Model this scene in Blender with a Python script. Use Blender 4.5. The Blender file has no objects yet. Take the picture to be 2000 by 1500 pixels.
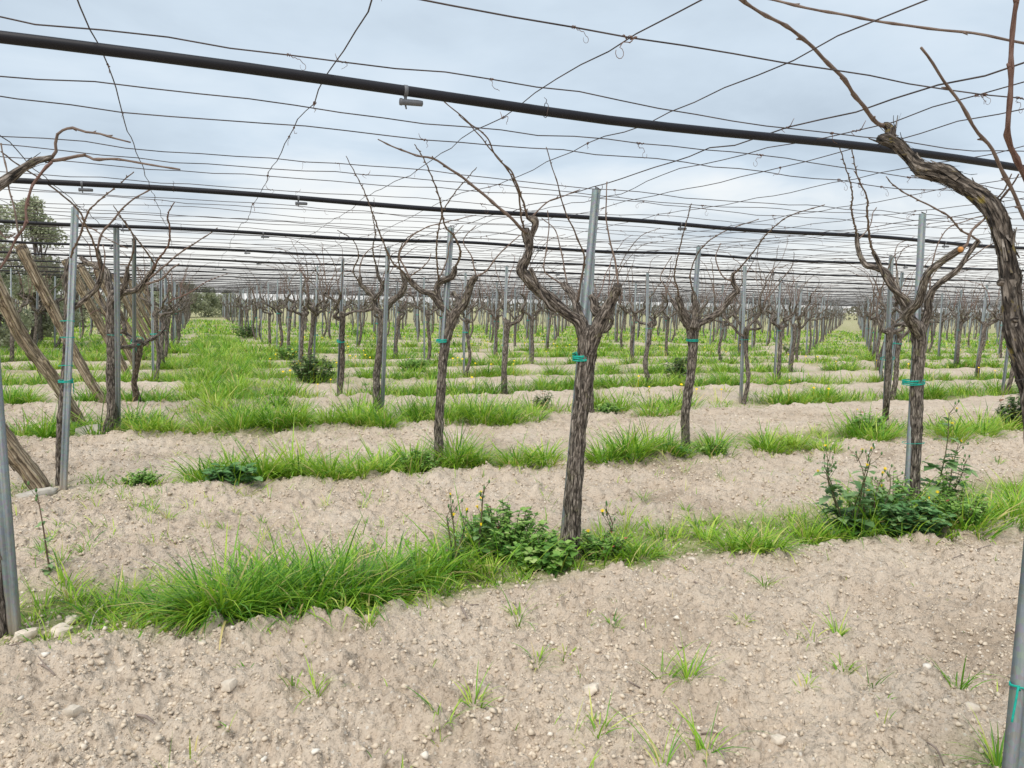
import bpy, math, random
import numpy as np
from mathutils import Matrix, Vector

# ---------------------------------------------------------------- camera, sky, sun, exposure
SC = bpy.context.scene
COL = SC.collection
F, W, H, CAMZ = 1490.0, 2000, 1500, 1.45
ROLL, PITCH = math.radians(0.98), math.radians(5.75)
cam_data = bpy.data.cameras.new("camera")
cam = bpy.data.objects.new("camera", cam_data)
COL.objects.link(cam)
cam_data.sensor_width = 36.0
cam_data.lens = 36.0 * F / W
cam_data.clip_start = 0.05
cam_data.clip_end = 6000
cam.matrix_world = (Matrix.Translation((0, 0, CAMZ)) @ Matrix.Rotation(math.pi / 2 - PITCH, 4, 'X')
                    @ Matrix.Rotation(ROLL, 4, 'Z'))
SC.camera = cam

SUN_EL, SUN_AZ = math.radians(56), math.radians(205)      # azimuth clockwise from +Y
world = bpy.data.worlds.new("World")
SC.world = world
world.use_nodes = True


def build_sky():
    nt = world.node_tree
    nt.nodes.clear()
    N = nt.nodes.new
    L = nt.links.new
    out = N('ShaderNodeOutputWorld')
    bg = N('ShaderNodeBackground')
    sky = N('ShaderNodeTexSky')
    sky.sky_type = 'NISHITA'
    sky.sun_disc = False
    sky.sun_elevation = SUN_EL
    sky.sun_rotation = SUN_AZ
    bg.inputs['Strength'].default_value = 0.1
    tc = N('ShaderNodeTexCoord')
    sep = N('ShaderNodeSeparateXYZ')
    L(tc.outputs['Generated'], sep.inputs[0])

    def mth(op, a, b=None, clamp=False):
        m = N('ShaderNodeMath')
        m.operation = op
        m.use_clamp = clamp
        for i, s in enumerate((a, b)):
            if s is None:
                continue
            if isinstance(s, (int, float)):
                m.inputs[i].default_value = s
            else:
                L(s, m.inputs[i])
        return m.outputs[0]
    zc = mth('MAXIMUM', sep.outputs['Z'], 0.0)
    den = mth('ADD', zc, 0.13)
    cx = mth('DIVIDE', sep.outputs['X'], den)
    cy = mth('DIVIDE', sep.outputs['Y'], den)
    comb = N('ShaderNodeCombineXYZ')
    L(cx, comb.inputs[0])
    L(cy, comb.inputs[1])

    def noise(scale, detail, rough, off):
        mp = N('ShaderNodeMapping')
        mp.inputs['Location'].default_value = off
        L(comb.outputs[0], mp.inputs[0])
        n = N('ShaderNodeTexNoise')
        n.inputs['Scale'].default_value = scale
        n.inputs['Detail'].default_value = detail
        n.inputs['Roughness'].default_value = rough
        n.inputs['Distortion'].default_value = 0.3
        L(mp.outputs[0], n.inputs['Vector'])
        return n.outputs['Fac']
    n1 = noise(0.55, 5, 0.5, (3.1, 1.7, 0))
    n2 = noise(1.5, 6, 0.55, (7.3, 2.2, 4))
    cl = mth('ADD', mth('MULTIPLY', n1, 0.65), mth('MULTIPLY', n2, 0.35))
    ramp = N('ShaderNodeValToRGB')
    cr = ramp.color_ramp
    # radiance is these numbers x 0.1
    cr.elements[0].position = 0.36
    cr.elements[0].color = (0.232, 0.274, 0.318, 1)
    cr.elements[1].position = 0.68
    cr.elements[1].color = (0.388, 0.430, 0.468, 1)
    e = cr.elements.new(0.51)
    e.color = (0.306, 0.357, 0.406, 1)
    L(cl, ramp.inputs[0])
    # brighter thin cloud low over the horizon, its upper edge broken by the clouds
    hz = N('ShaderNodeMapRange')
    hz.interpolation_type = 'SMOOTHSTEP'
    hz.inputs['From Min'].default_value = 0.19
    hz.inputs['From Max'].default_value = 0.065
    hz.inputs['To Min'].default_value = 0.0
    hz.inputs['To Max'].default_value = 1.0
    L(mth('ADD', sep.outputs['Z'], mth('MULTIPLY', mth('SUBTRACT', 0.5, cl), 0.38)), hz.inputs['Value'])
    mix = N('ShaderNodeMix')
    mix.data_type = 'RGBA'
    L(hz.outputs[0], mix.inputs['Factor'])
    L(ramp.outputs[0], mix.inputs[6])
    mix.inputs[7].default_value = (0.450, 0.452, 0.443, 1)
    sc = N('ShaderNodeMix')
    sc.data_type = 'RGBA'
    sc.blend_type = 'MULTIPLY'
    sc.inputs['Factor'].default_value = 1.0
    L(mix.outputs[2], sc.inputs[6])
    sc.inputs[7].default_value = (10, 10, 10, 1)
    mx = N('ShaderNodeMix')
    mx.data_type = 'RGBA'
    mx.inputs['Factor'].default_value = 0.95
    L(sky.outputs[0], mx.inputs[6])
    L(sc.outputs[2], mx.inputs[7])
    L(mx.outputs[2], bg.inputs['Color'])
    L(bg.outputs[0], out.inputs['Surface'])


build_sky()
sun_data = bpy.data.lights.new("sun", 'SUN')
sun_data.energy = 1.5
sun_data.angle = math.radians(40)
sun_data.color = (1.0, 0.95, 0.87)
sun = bpy.data.objects.new("sun", sun_data)
COL.objects.link(sun)
sun.rotation_euler = (math.pi / 2 - SUN_EL, 0, -SUN_AZ + math.pi)
vs = SC.view_settings
vs.view_transform = 'Standard'
vs.look = 'None'
vs.exposure = 1.1
vs.gamma = 1.0
vs.use_curve_mapping = False
SC.render.engine = 'CYCLES'

# ---------------------------------------------------------------- place geometry
TH = math.radians(22.35)
UX = np.array([-math.sin(TH), math.cos(TH)])      # across the rows, away to the left vanishing point
VX = np.array([math.cos(TH), math.sin(TH)])       # along the rows and the pipes
U0, DU, V0, DV = 1.2, 2.8, -0.8, 2.93             # vine lattice
ZW = 2.15                                         # height of the wire net
UEND = 61.0
UFAR = 78.0


def P(u, v, z=0.0):
    q = u * UX + v * VX
    return np.array([q[0], q[1], z])


def to_uv(x, y):
    return -x * math.sin(TH) + y * math.cos(TH), x * math.cos(TH) + y * math.sin(TH)


def ray(x, y):
    dx, dy = x - W / 2, -(y - H / 2)
    c, s = math.cos(ROLL), math.sin(ROLL)
    rx, ry = dx * c - dy * s, dx * s + dy * c
    cp, sp = math.cos(PITCH), math.sin(PITCH)
    return np.array([rx, F * cp + ry * sp, -F * sp + ry * cp])


def at_z(x, y, z=0.0):
    r = ray(x, y)
    t = (z - CAMZ) / r[2]
    return np.array([r[0] * t, r[1] * t, z])


def at_y(x, y, D):
    r = ray(x, y) * 1.0
    t = D / r[1]
    return np.array([r[0] * t, D, CAMZ + r[2] * t])


def in_view(p, m=0.74, near=1.0):
    return p[1] > near and abs(p[0]) < m * p[1] + 0.3


# ---------------------------------------------------------------- noise
def _h(ix, iy, iz, seed):
    n = (ix.astype(np.int64) * 374761393 + iy.astype(np.int64) * 668265263 + iz.astype(np.int64) * 2147483647 + seed * 1274126177) & 0xFFFFFFFF
    n = ((n ^ (n >> 13)) * 1274126177) & 0xFFFFFFFF
    n = (n ^ (n >> 16)) & 0xFFFFFFFF
    return n.astype(np.float64) / 4294967295.0


def vn3(x, y, z, seed=0):
    x, y, z = np.broadcast_arrays(np.asarray(x, float), np.asarray(y, float), np.asarray(z, float))
    xi, yi, zi = np.floor(x), np.floor(y), np.floor(z)
    fx, fy, fz = x - xi, y - yi, z - zi
    fx, fy, fz = fx * fx * (3 - 2 * fx), fy * fy * (3 - 2 * fy), fz * fz * (3 - 2 * fz)
    r = 0
    for a in (0, 1):
        for b in (0, 1):
            for c in (0, 1):
                w = (fx if a else 1 - fx) * (fy if b else 1 - fy) * (fz if c else 1 - fz)
                r = r + w * _h(xi + a, yi + b, zi + c, seed)
    return r * 2 - 1


def vn2(x, y, seed=0):
    x, y = np.asarray(x, float), np.asarray(y, float)
    xi, yi = np.floor(x), np.floor(y)
    fx, fy = x - xi, y - yi
    fx, fy = fx * fx * (3 - 2 * fx), fy * fy * (3 - 2 * fy)
    z0 = np.zeros_like(xi)
    r = 0
    for a in (0, 1):
        for b in (0, 1):
            r = r + (fx if a else 1 - fx) * (fy if b else 1 - fy) * _h(xi + a, yi + b, z0, seed)
    return r * 2 - 1


def fbm2(x, y, o=4, seed=0):
    r, a = 0, 0.5
    for k in range(o):
        r = r + a * vn2(x, y, seed + k)
        x, y, a = x * 2.03 + 5.1, y * 2.03 + 1.7, a * 0.5
    return r


def domes(x, y, cell, seed, fill=0.75):
    """rounded clods: height 0..1"""
    gx, gy = x / cell, y / cell
    ix, iy = np.floor(gx), np.floor(gy)
    best = np.zeros_like(gx)
    z0 = np.zeros_like(ix)
    for a in (-1, 0, 1):
        for b in (-1, 0, 1):
            cx, cy = ix + a, iy + b
            px = cx + _h(cx, cy, z0, seed)
            py = cy + _h(cx, cy, z0 + 1, seed)
            rr = _h(cx, cy, z0 + 2, seed)
            rad = np.where(rr < fill, 0.25 + 0.6 * rr, 1e-6)
            el = 0.6 + 0.8 * _h(cx, cy, z0 + 3, seed)
            d2 = ((gx - px) ** 2 * el + (gy - py) ** 2 / el) / rad ** 2
            best = np.maximum(best, np.clip(1 - d2, 0, 1) ** 0.75 * rad)
    return best


# ---------------------------------------------------------------- mesh helpers
def mesh_np(name, V, Q=None, T=None, attrs=None, smooth=True, mat=None):
    V = np.asarray(V, np.float32)
    Q = np.zeros((0, 4), np.int32) if Q is None or len(Q) == 0 else np.asarray(Q, np.int32)
    T = np.zeros((0, 3), np.int32) if T is None or len(T) == 0 else np.asarray(T, np.int32)
    me = bpy.data.meshes.new(name)
    me.vertices.add(len(V))
    me.vertices.foreach_set('co', V.ravel())
    nl = Q.size + T.size
    me.loops.add(nl)
    me.loops.foreach_set('vertex_index', np.concatenate([Q.ravel(), T.ravel()]).astype(np.int32))
    nq, ntr = len(Q), len(T)
    me.polygons.add(nq + ntr)
    st = np.concatenate([np.arange(nq) * 4, nq * 4 + np.arange(ntr) * 3]).astype(np.int32)
    me.polygons.foreach_set('loop_start', st)
    if smooth:
        me.polygons.foreach_set('use_smooth', np.ones(nq + ntr, bool))
    for k, a in (attrs or {}).items():
        a = np.asarray(a, np.float32)
        if a.ndim == 1:
            me.attributes.new(k, 'FLOAT', 'POINT').data.foreach_set('value', a)
        else:
            me.attributes.new(k, 'FLOAT_VECTOR', 'POINT').data.foreach_set('vector', a.ravel())
    me.update(calc_edges=True)
    if mat:
        me.materials.append(mat)
    return me


class MB:
    """collects pieces of one mesh"""

    def __init__(s):
        s.V, s.Q, s.T, s.A, s.n = [], [], [], {}, 0

    def add(s, V, Q=None, T=None, **at):
        V = np.asarray(V, float)
        s.V.append(V)
        if Q is not None and len(Q):
            s.Q.append(np.asarray(Q) + s.n)
        if T is not None and len(T):
            s.T.append(np.asarray(T) + s.n)
        for k, a in at.items():
            s.A.setdefault(k, []).append(np.asarray(a, float))
        s.n += len(V)

    def mesh(s, name, mat, origin=(0, 0, 0), smooth=True):
        V = np.concatenate(s.V) - np.asarray(origin)
        return mesh_np(name, V, np.concatenate(s.Q) if s.Q else None, np.concatenate(s.T) if s.T else None,
                       {k: np.concatenate(a) for k, a in s.A.items()}, smooth, mat)


def obj(name, me, parent=None, loc=None):
    o = bpy.data.objects.new(name, me)
    COL.objects.link(o)
    if loc is not None:
        o.location = Vector(loc)
    if parent:
        o.parent = parent
    return o


def tag(o, label=None, cat=None, group=None, kind=None):
    if label:
        o["label"] = label
    if cat:
        o["category"] = cat
    if group:
        o["group"] = group
    if kind:
        o["kind"] = kind
    return o


def resample(pts, rad, step):
    """Catmull-Rom through pts, resampled about every step"""
    pts = np.asarray(pts, float)
    rad = np.asarray(rad, float)
    if len(pts) == 2:
        n = max(2, int(np.linalg.norm(pts[1] - pts[0]) / step) + 1)
        t = np.linspace(0, 1, n)[:, None]
        return pts[0] * (1 - t) + pts[1] * t, rad[0] * (1 - t[:, 0]) + rad[1] * t[:, 0]
    e = np.vstack([2 * pts[0] - pts[1], pts, 2 * pts[-1] - pts[-2]])
    er = np.concatenate([[rad[0]], rad, [rad[-1]]])
    op, orr = [], []
    for i in range(1, len(e) - 2):
        n = max(1, int(round(np.linalg.norm(e[i + 1] - e[i]) / step)))
        t = (np.arange(n) / n)[:, None]
        p0, p1, p2, p3 = e[i - 1], e[i], e[i + 1], e[i + 2]
        op.append(0.5 * (2 * p1 + (p2 - p0) * t + (2 * p0 - 5 * p1 + 4 * p2 - p3) * t ** 2 + (3 * p1 - p0 - 3 * p2 + p3) * t ** 3))
        tt = t[:, 0]
        orr.append(er[i] * (1 - tt) + er[i + 1] * tt)
    op.append(pts[-1:])
    orr.append(rad[-1:])
    return np.vstack(op), np.concatenate(orr)


def frames(p):
    t = np.gradient(p, axis=0)
    t /= np.linalg.norm(t, axis=1)[:, None] + 1e-12
    a = np.array([1.0, 0, 0]) if abs(t[0][0]) < 0.9 else np.array([0, 1.0, 0])
    n = np.zeros_like(p)
    n[0] = np.cross(t[0], np.cross(a, t[0]))
    n[0] /= np.linalg.norm(n[0])
    for i in range(1, len(p)):
        v = n[i - 1] - t[i] * (n[i - 1] @ t[i])
        n[i] = v / (np.linalg.norm(v) + 1e-12)
    return t, n, np.cross(t, n)


def tube(pts, rad, nseg=6, step=0.1, rough=0.0, seed=0, lump=0.0, cap=True, ridges=7):
    p, r = resample(pts, rad, step)
    t, n, b = frames(p)
    m = len(p)
    th = np.arange(nseg) * 2 * math.pi / nseg
    s = np.concatenate([[0], np.cumsum(np.linalg.norm(np.diff(p, axis=0), axis=1))])
    C, S = np.cos(th)[None, :], np.sin(th)[None, :]
    R = np.repeat(r[:, None], nseg, 1)
    if rough > 0:
        tw = th[None, :] + s[:, None] * 1.3 + seed
        k = ridges / 6.0
        rid = vn3(np.cos(tw) * k * 2.2, np.sin(tw) * k * 2.2, s[:, None] * 7 + seed * 3.1, seed)
        rid2 = vn3(np.cos(tw) * k * 5, np.sin(tw) * k * 5, s[:, None] * 17 + seed, seed + 9)
        R = R * (1 + rough * (1 - np.abs(rid) * 2) * 0.7 + rough * 0.7 * rid2)
    if lump > 0:
        R = R * (1 + lump * vn3(np.cos(th)[None, :] * 0.8, np.sin(th)[None, :] * 0.8, s[:, None] * 14 + seed * 7.7, seed + 5))
    V = (p[:, None, :] + R[:, :, None] * (C[:, :, None] * n[:, None, :] + S[:, :, None] * b[:, None, :])).reshape(-1, 3)
    bark = np.stack([np.repeat(C, m, 0) * R, np.repeat(S, m, 0) * R, np.repeat(s[:, None], nseg, 1)], 2).reshape(-1, 3)
    bark[:, 0] += seed % 17
    i = np.arange(m - 1)[:, None] * nseg
    j = np.arange(nseg)[None, :]
    j2 = (j + 1) % nseg
    Q = np.stack([i + j, i + j2, i + nseg + j2, i + nseg + j], 2).reshape(-1, 4)
    T = None
    if cap:
        V = np.vstack([V, p[0] - t[0] * r[0] * 0.2, p[-1] + t[-1] * r[-1] * 0.35])
        bark = np.vstack([bark, [0, 0, 0], [0, 0, s[-1]]])
        a0, a1 = m * nseg, m * nseg + 1
        jj = np.arange(nseg)
        j3 = (jj + 1) % nseg
        T = np.vstack([np.stack([np.full(nseg, a0), j3, jj], 1),
                       np.stack([np.full(nseg, a1), (m - 1) * nseg + jj, (m - 1) * nseg + j3], 1)])
    return V, Q, T, bark


def bark_flakes(mb, pts, rad, n, seed, size=1.0):
    """loose peeling strips of bark along a limb"""
    rg = np.random.default_rng(seed)
    p, r = resample(pts, rad, 0.02)
    t, nn, b = frames(p)
    for _ in range(n):
        i = rg.integers(1, len(p) - 2)
        a = rg.uniform(0, 2 * math.pi)
        d = math.cos(a) * nn[i] + math.sin(a) * b[i]
        side = np.cross(t[i], d)
        L = rg.uniform(0.02, 0.08) * size
        w = rg.uniform(0.002, 0.006) * size
        o = p[i] + d * r[i] * 1.0
        sg = rg.choice((-1, 1))
        lift = rg.uniform(0.03, 0.32)
        V = []
        for k in range(4):
            f = k / 3
            c = o + sg * t[i] * L * f + d * (0.003 + L * lift * f * f) + side * rg.normal(0, 0.0015)
            ww = w * (1 - 0.6 * f)
            V += [c - side * ww, c + side * ww]
        Q = [[0, 1, 3, 2], [2, 3, 5, 4], [4, 5, 7, 6]]
        V = np.array(V)
        mb.add(V, Q, bark=np.stack([V[:, 0] * 0 + rg.uniform(0, .05), V[:, 1] * 0, np.linspace(0, L, 8) + rg.uniform(0, 9)], 1))


# ---------------------------------------------------------------- materials
def new_mat(name):
    m = bpy.data.materials.new(name)
    m.use_nodes = True
    nt = m.node_tree
    nt.nodes.clear()
    out = nt.nodes.new('ShaderNodeOutputMaterial')
    bs = nt.nodes.new('ShaderNodeBsdfPrincipled')
    nt.links.new(bs.outputs[0], out.inputs[0])
    bs.inputs['Specular IOR Level'].default_value = 0.3
    return m, nt, bs, out


def nnode(nt, typ, **kw):
    n = nt.nodes.new(typ)
    for k, v in kw.items():
        if k in n.inputs:
            n.inputs[k].default_value = v
        else:
            setattr(n, k, v)
    return n


def attr_node(nt, name):
    return nnode(nt, 'ShaderNodeAttribute', attribute_name=name)


def mapped(nt, src, scale):
    mp = nt.nodes.new('ShaderNodeMapping')
    mp.inputs['Scale'].default_value = scale
    nt.links.new(src, mp.inputs[0])
    return mp.outputs[0]


def ramp(nt, fac, stops):
    r = nt.nodes.new('ShaderNodeValToRGB')
    cr = r.color_ramp
    cr.elements[0].position, cr.elements[0].color = stops[0][0], (*stops[0][1], 1)
    cr.elements[1].position, cr.elements[1].color = stops[-1][0], (*stops[-1][1], 1)
    for p, c in stops[1:-1]:
        cr.elements.new(p).color = (*c, 1)
    nt.links.new(fac, r.inputs[0])
    return r.outputs[0]


def mixc(nt, fac, a, b, blend='MIX'):
    m = nt.nodes.new('ShaderNodeMix')
    m.data_type = 'RGBA'
    m.blend_type = blend
    for s, k in ((fac, 'Factor'), (a, 6), (b, 7)):
        if isinstance(s, (int, float)):
            m.inputs[k].default_value = s
        elif isinstance(s, tuple):
            m.inputs[k].default_value = (*s, 1)
        else:
            nt.links.new(s, m.inputs[k])
    return m.outputs[2]


def bump(nt, bs, h, strength, dist):
    b = nnode(nt, 'ShaderNodeBump', Strength=strength, Distance=dist)
    nt.links.new(h, b.inputs['Height'])
    nt.links.new(b.outputs[0], bs.inputs['Normal'])
    return b


def bark_material(name, stops, lichen=None, sc=1.0, bstr=0.9, split=1.0):
    m, nt, bs, out = new_mat(name)
    a = attr_node(nt, 'bark').outputs['Vector']
    n1 = nnode(nt, 'ShaderNodeTexNoise', Scale=1.0, Detail=5.0, Roughness=0.6)
    nt.links.new(mapped(nt, a, (95 * sc, 95 * sc, 13 * sc * split)), n1.inputs['Vector'])
    n2 = nnode(nt, 'ShaderNodeTexNoise', Scale=1.0, Detail=3.0)
    nt.links.new(mapped(nt, a, (14, 14, 5)), n2.inputs['Vector'])
    c = ramp(nt, n1.outputs['Fac'], stops)
    wrp = nnode(nt, 'ShaderNodeTexNoise', Scale=30.0, Detail=2.0)
    nt.links.new(a, wrp.inputs['Vector'])
    va = nt.nodes.new('ShaderNodeVectorMath')
    va.operation = 'MULTIPLY_ADD'
    nt.links.new(wrp.outputs['Color'], va.inputs[0])
    va.inputs[1].default_value = (0.012, 0.012, 0.05)
    nt.links.new(a, va.inputs[2])
    vo = nnode(nt, 'ShaderNodeTexVoronoi', Scale=1.0, feature='DISTANCE_TO_EDGE')
    nt.links.new(mapped(nt, va.outputs[0], (62 * sc, 62 * sc, 11 * sc * split)), vo.inputs['Vector'])
    crack = ramp(nt, vo.outputs['Distance'], [(0.0, (0.16, 0.15, 0.14)), (0.10, (0.55, 0.54, 0.53)), (0.22, (1, 1, 1))])
    if bstr > 0.5:
        c = mixc(nt, 0.9, c, crack, 'MULTIPLY')
    c = mixc(nt, n2.outputs['Fac'], c, mixc(nt, 1.0, c, (0.60, 0.56, 0.53), 'MULTIPLY'))
    if lichen:
        n3 = nnode(nt, 'ShaderNodeTexNoise', Scale=1.0, Detail=4.0, Roughness=0.65)
        nt.links.new(mapped(nt, a, (22, 22, 12)), n3.inputs['Vector'])
        f = ramp(nt, n3.outputs['Fac'], [(0.60, (0, 0, 0)), (0.70, (0.75, 0.75, 0.75))])
        c = mixc(nt, f, c, lichen)
    nt.links.new(c, bs.inputs['Base Color'])
    bs.inputs['Roughness'].default_value = 0.9
    hs = nnode(nt, 'ShaderNodeMath', operation='MULTIPLY_ADD')
    nt.links.new(vo.outputs['Distance'], hs.inputs[0])
    hs.inputs[1].default_value = 1.2 if bstr > 0.5 else 0.0
    nt.links.new(n1.outputs['Fac'], hs.inputs[2])
    bump(nt, bs, hs.outputs[0], bstr, 0.012)
    return m


M = {}
M['bark'] = bark_material('vine_bark', [(0.36, (0.042, 0.036, 0.032)), (0.45, (0.175, 0.147, 0.126)), (0.56, (0.41, 0.355, 0.307)), (0.72, (0.56, 0.51, 0.46))], (0.23, 0.21, 0.12))
M['bark_lichen'] = bark_material('old_vine_bark', [(0.37, (0.03, 0.024, 0.02)), (0.46, (0.13, 0.105, 0.085)), (0.58, (0.32, 0.275, 0.23)), (0.74, (0.48, 0.43, 0.38))], (0.30, 0.23, 0.035))
M['cane'] = bark_material('cane_skin', [(0.3, (0.13, 0.09, 0.075)), (0.5, (0.24, 0.18, 0.15)), (0.7, (0.33, 0.26, 0.22))], None, 2.0, 0.3)
M['red_cane'] = bark_material('young_cane_skin', [(0.3, (0.13, 0.07, 0.055)), (0.5, (0.24, 0.145, 0.12)), (0.7, (0.31, 0.21, 0.18))], None, 2.0, 0.3)
M['pole'] = bark_material('weathered_pole_wood', [(0.32, (0.14, 0.10, 0.065)), (0.43, (0.36, 0.28, 0.19)), (0.58, (0.55, 0.46, 0.33)), (0.75, (0.66, 0.58, 0.46))], (0.30, 0.27, 0.12), 0.55, 0.8, 0.12)
M['tendril'] = bark_material('dry_tendril', [(0.3, (0.13, 0.07, 0.05)), (0.7, (0.30, 0.19, 0.14))], None, 2.0, 0.1)


def simple(name, col, rough, metal=0.0, var=0.0, scale=20.0, spec=0.3):
    m, nt, bs, out = new_mat(name)
    tc = nt.nodes.new('ShaderNodeTexCoord')
    n = nnode(nt, 'ShaderNodeTexNoise', Scale=scale, Detail=4.0)
    nt.links.new(tc.outputs['Object'], n.inputs['Vector'])
    lo = tuple(c * (1 - var) for c in col)
    hi = tuple(min(1, c * (1 + var)) for c in col)
    nt.links.new(ramp(nt, n.outputs['Fac'], [(0.3, lo), (0.7, hi)]), bs.inputs['Base Color'])
    bs.inputs['Roughness'].default_value = rough
    bs.inputs['Metallic'].default_value = metal
    bs.inputs['Specular IOR Level'].default_value = spec
    return m


M['wire'] = simple('rusty_wire', (0.085, 0.068, 0.066), 0.75, 0.1, 0.4, 8)
M['pipe'] = simple('black_polyethylene', (0.012, 0.0115, 0.016), 0.5, 0.0, 0.25, 5, 0.3)
M['emitter'] = simple('grey_plastic', (0.14, 0.145, 0.16), 0.5, 0.0, 0.15, 30)
M['twine'] = simple('teal_twine', (0.01, 0.36, 0.28), 0.6, 0.0, 0.2, 60)
M['concrete'] = simple('concrete', (0.46, 0.42, 0.36), 0.95, 0.0, 0.25, 14)
M['stone'] = simple('limestone', (0.62, 0.535, 0.435), 0.95, 0.0, 0.25, 25)
M['cut'] = simple('fresh_cut_wood', (0.55, 0.26, 0.09), 0.8, 0.0, 0.25, 60)
M['twig'] = simple('dead_twig', (0.24, 0.19, 0.16), 0.9, 0.0, 0.35, 30)
M['yellow'] = simple('yellow_petals', (0.80, 0.56, 0.01), 0.7, 0.0, 0.1, 30)
M['white'] = simple('white_seed_fluff', (0.78, 0.77, 0.72), 0.9, 0.0, 0.05, 30)
M['redleaf'] = simple('withered_red_leaf', (0.42, 0.13, 0.09), 0.8, 0.0, 0.3, 30)


def steel():
    m, nt, bs, out = new_mat('galvanised_steel')
    tc = nt.nodes.new('ShaderNodeTexCoord')
    n = nnode(nt, 'ShaderNodeTexNoise', Scale=1.0, Detail=5.0, Roughness=0.65)
    nt.links.new(mapped(nt, tc.outputs['Object'], (30, 30, 3)), n.inputs['Vector'])
    v = nnode(nt, 'ShaderNodeTexVoronoi', Scale=70.0)
    nt.links.new(tc.outputs['Object'], v.inputs['Vector'])
    c = ramp(nt, n.outputs['Fac'], [(0.3, (0.15, 0.172, 0.178)), (0.55, (0.225, 0.25, 0.25)), (0.75, (0.30, 0.315, 0.312))])
    c = mixc(nt, 0.12, c, v.outputs['Color'], 'OVERLAY')
    n2 = nnode(nt, 'ShaderNodeTexNoise', Scale=3.0, Detail=6.0, Roughness=0.7)
    nt.links.new(tc.outputs['Object'], n2.inputs['Vector'])
    c = mixc(nt, ramp(nt, n2.outputs['Fac'], [(0.66, (0, 0, 0)), (0.78, (0.5, 0.5, 0.5))]), c, (0.33, 0.20, 0.11))
    sz = nt.nodes.new('ShaderNodeSeparateXYZ')
    nt.links.new(tc.outputs['Object'], sz.inputs[0])
    mm = nnode(nt, 'ShaderNodeMath', operation='MULTIPLY_ADD')
    nt.links.new(n.outputs['Fac'], mm.inputs[0])
    mm.inputs[1].default_value = 0.5
    nt.links.new(sz.outputs['Z'], mm.inputs[2])
    c = mixc(nt, ramp(nt, mm.outputs[0], [(0.30, (0.75, 0.75, 0.75)), (0.46, (0, 0, 0))]), c, (0.42, 0.34, 0.26))
    nt.links.new(c, bs.inputs['Base Color'])
    bs.inputs['Metallic'].default_value = 0.25
    bs.inputs['Roughness'].default_value = 0.5
    bump(nt, bs, n.outputs['Fac'], 0.15, 0.004)
    return m


M['steel'] = steel()


def leafy(name, stops, trans=0.25, rough=0.6, attr='tint', spec=0.25):
    m, nt, bs, out = new_mat(name)
    a = attr_node(nt, attr).outputs['Fac']
    c = ramp(nt, a, stops)
    nt.links.new(c, bs.inputs['Base Color'])
    bs.inputs['Roughness'].default_value = rough
    bs.inputs['Specular IOR Level'].default_value = spec
    tr = nt.nodes.new('ShaderNodeBsdfTranslucent')
    nt.links.new(c, tr.inputs['Color'])
    mx = nt.nodes.new('ShaderNodeMixShader')
    mx.inputs[0].default_value = trans
    nt.links.new(bs.outputs[0], mx.inputs[1])
    nt.links.new(tr.outputs[0], mx.inputs[2])
    nt.links.new(mx.outputs[0], out.inputs[0])
    return m


M['grass'] = leafy('grass_blade', [(0.0, (0.065, 0.20, 0.02)), (0.28, (0.155, 0.37, 0.028)), (0.60, (0.34, 0.54, 0.040)), (0.86, (0.52, 0.64, 0.10)), (0.97, (0.66, 0.55, 0.24))], 0.32, 0.42, 'tint', 0.4)
M['weed'] = leafy('weed_leaf', [(0.0, (0.085, 0.21, 0.045)), (0.35, (0.19, 0.385, 0.08)), (0.75, (0.38, 0.58, 0.15)), (1.0, (0.56, 0.68, 0.27))], 0.38)
M['mallow'] = leafy('blue_green_leaf', [(0.0, (0.07, 0.18, 0.06)), (0.5, (0.15, 0.32, 0.11)), (1.0, (0.30, 0.48, 0.20))], 0.3)
M['thistle'] = leafy('sow_thistle_leaf', [(0.0, (0.09, 0.20, 0.07)), (0.5, (0.18, 0.32, 0.115)), (1.0, (0.34, 0.47, 0.22))], 0.28, 0.5)
M['stem'] = leafy('green_stem', [(0.0, (0.10, 0.13, 0.05)), (1.0, (0.17, 0.11, 0.08))], 0.05)
M['olive'] = leafy('olive_leaf', [(0.0, (0.26, 0.29, 0.17)), (0.5, (0.42, 0.44, 0.29)), (1.0, (0.58, 0.60, 0.46))], 0.4)
M['dullbush'] = leafy('dark_bush_leaf', [(0.0, (0.05, 0.11, 0.04)), (0.5, (0.13, 0.22, 0.075)), (0.85, (0.27, 0.36, 0.15)), (1.0, (0.30, 0.17, 0.11))], 0.28)


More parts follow.
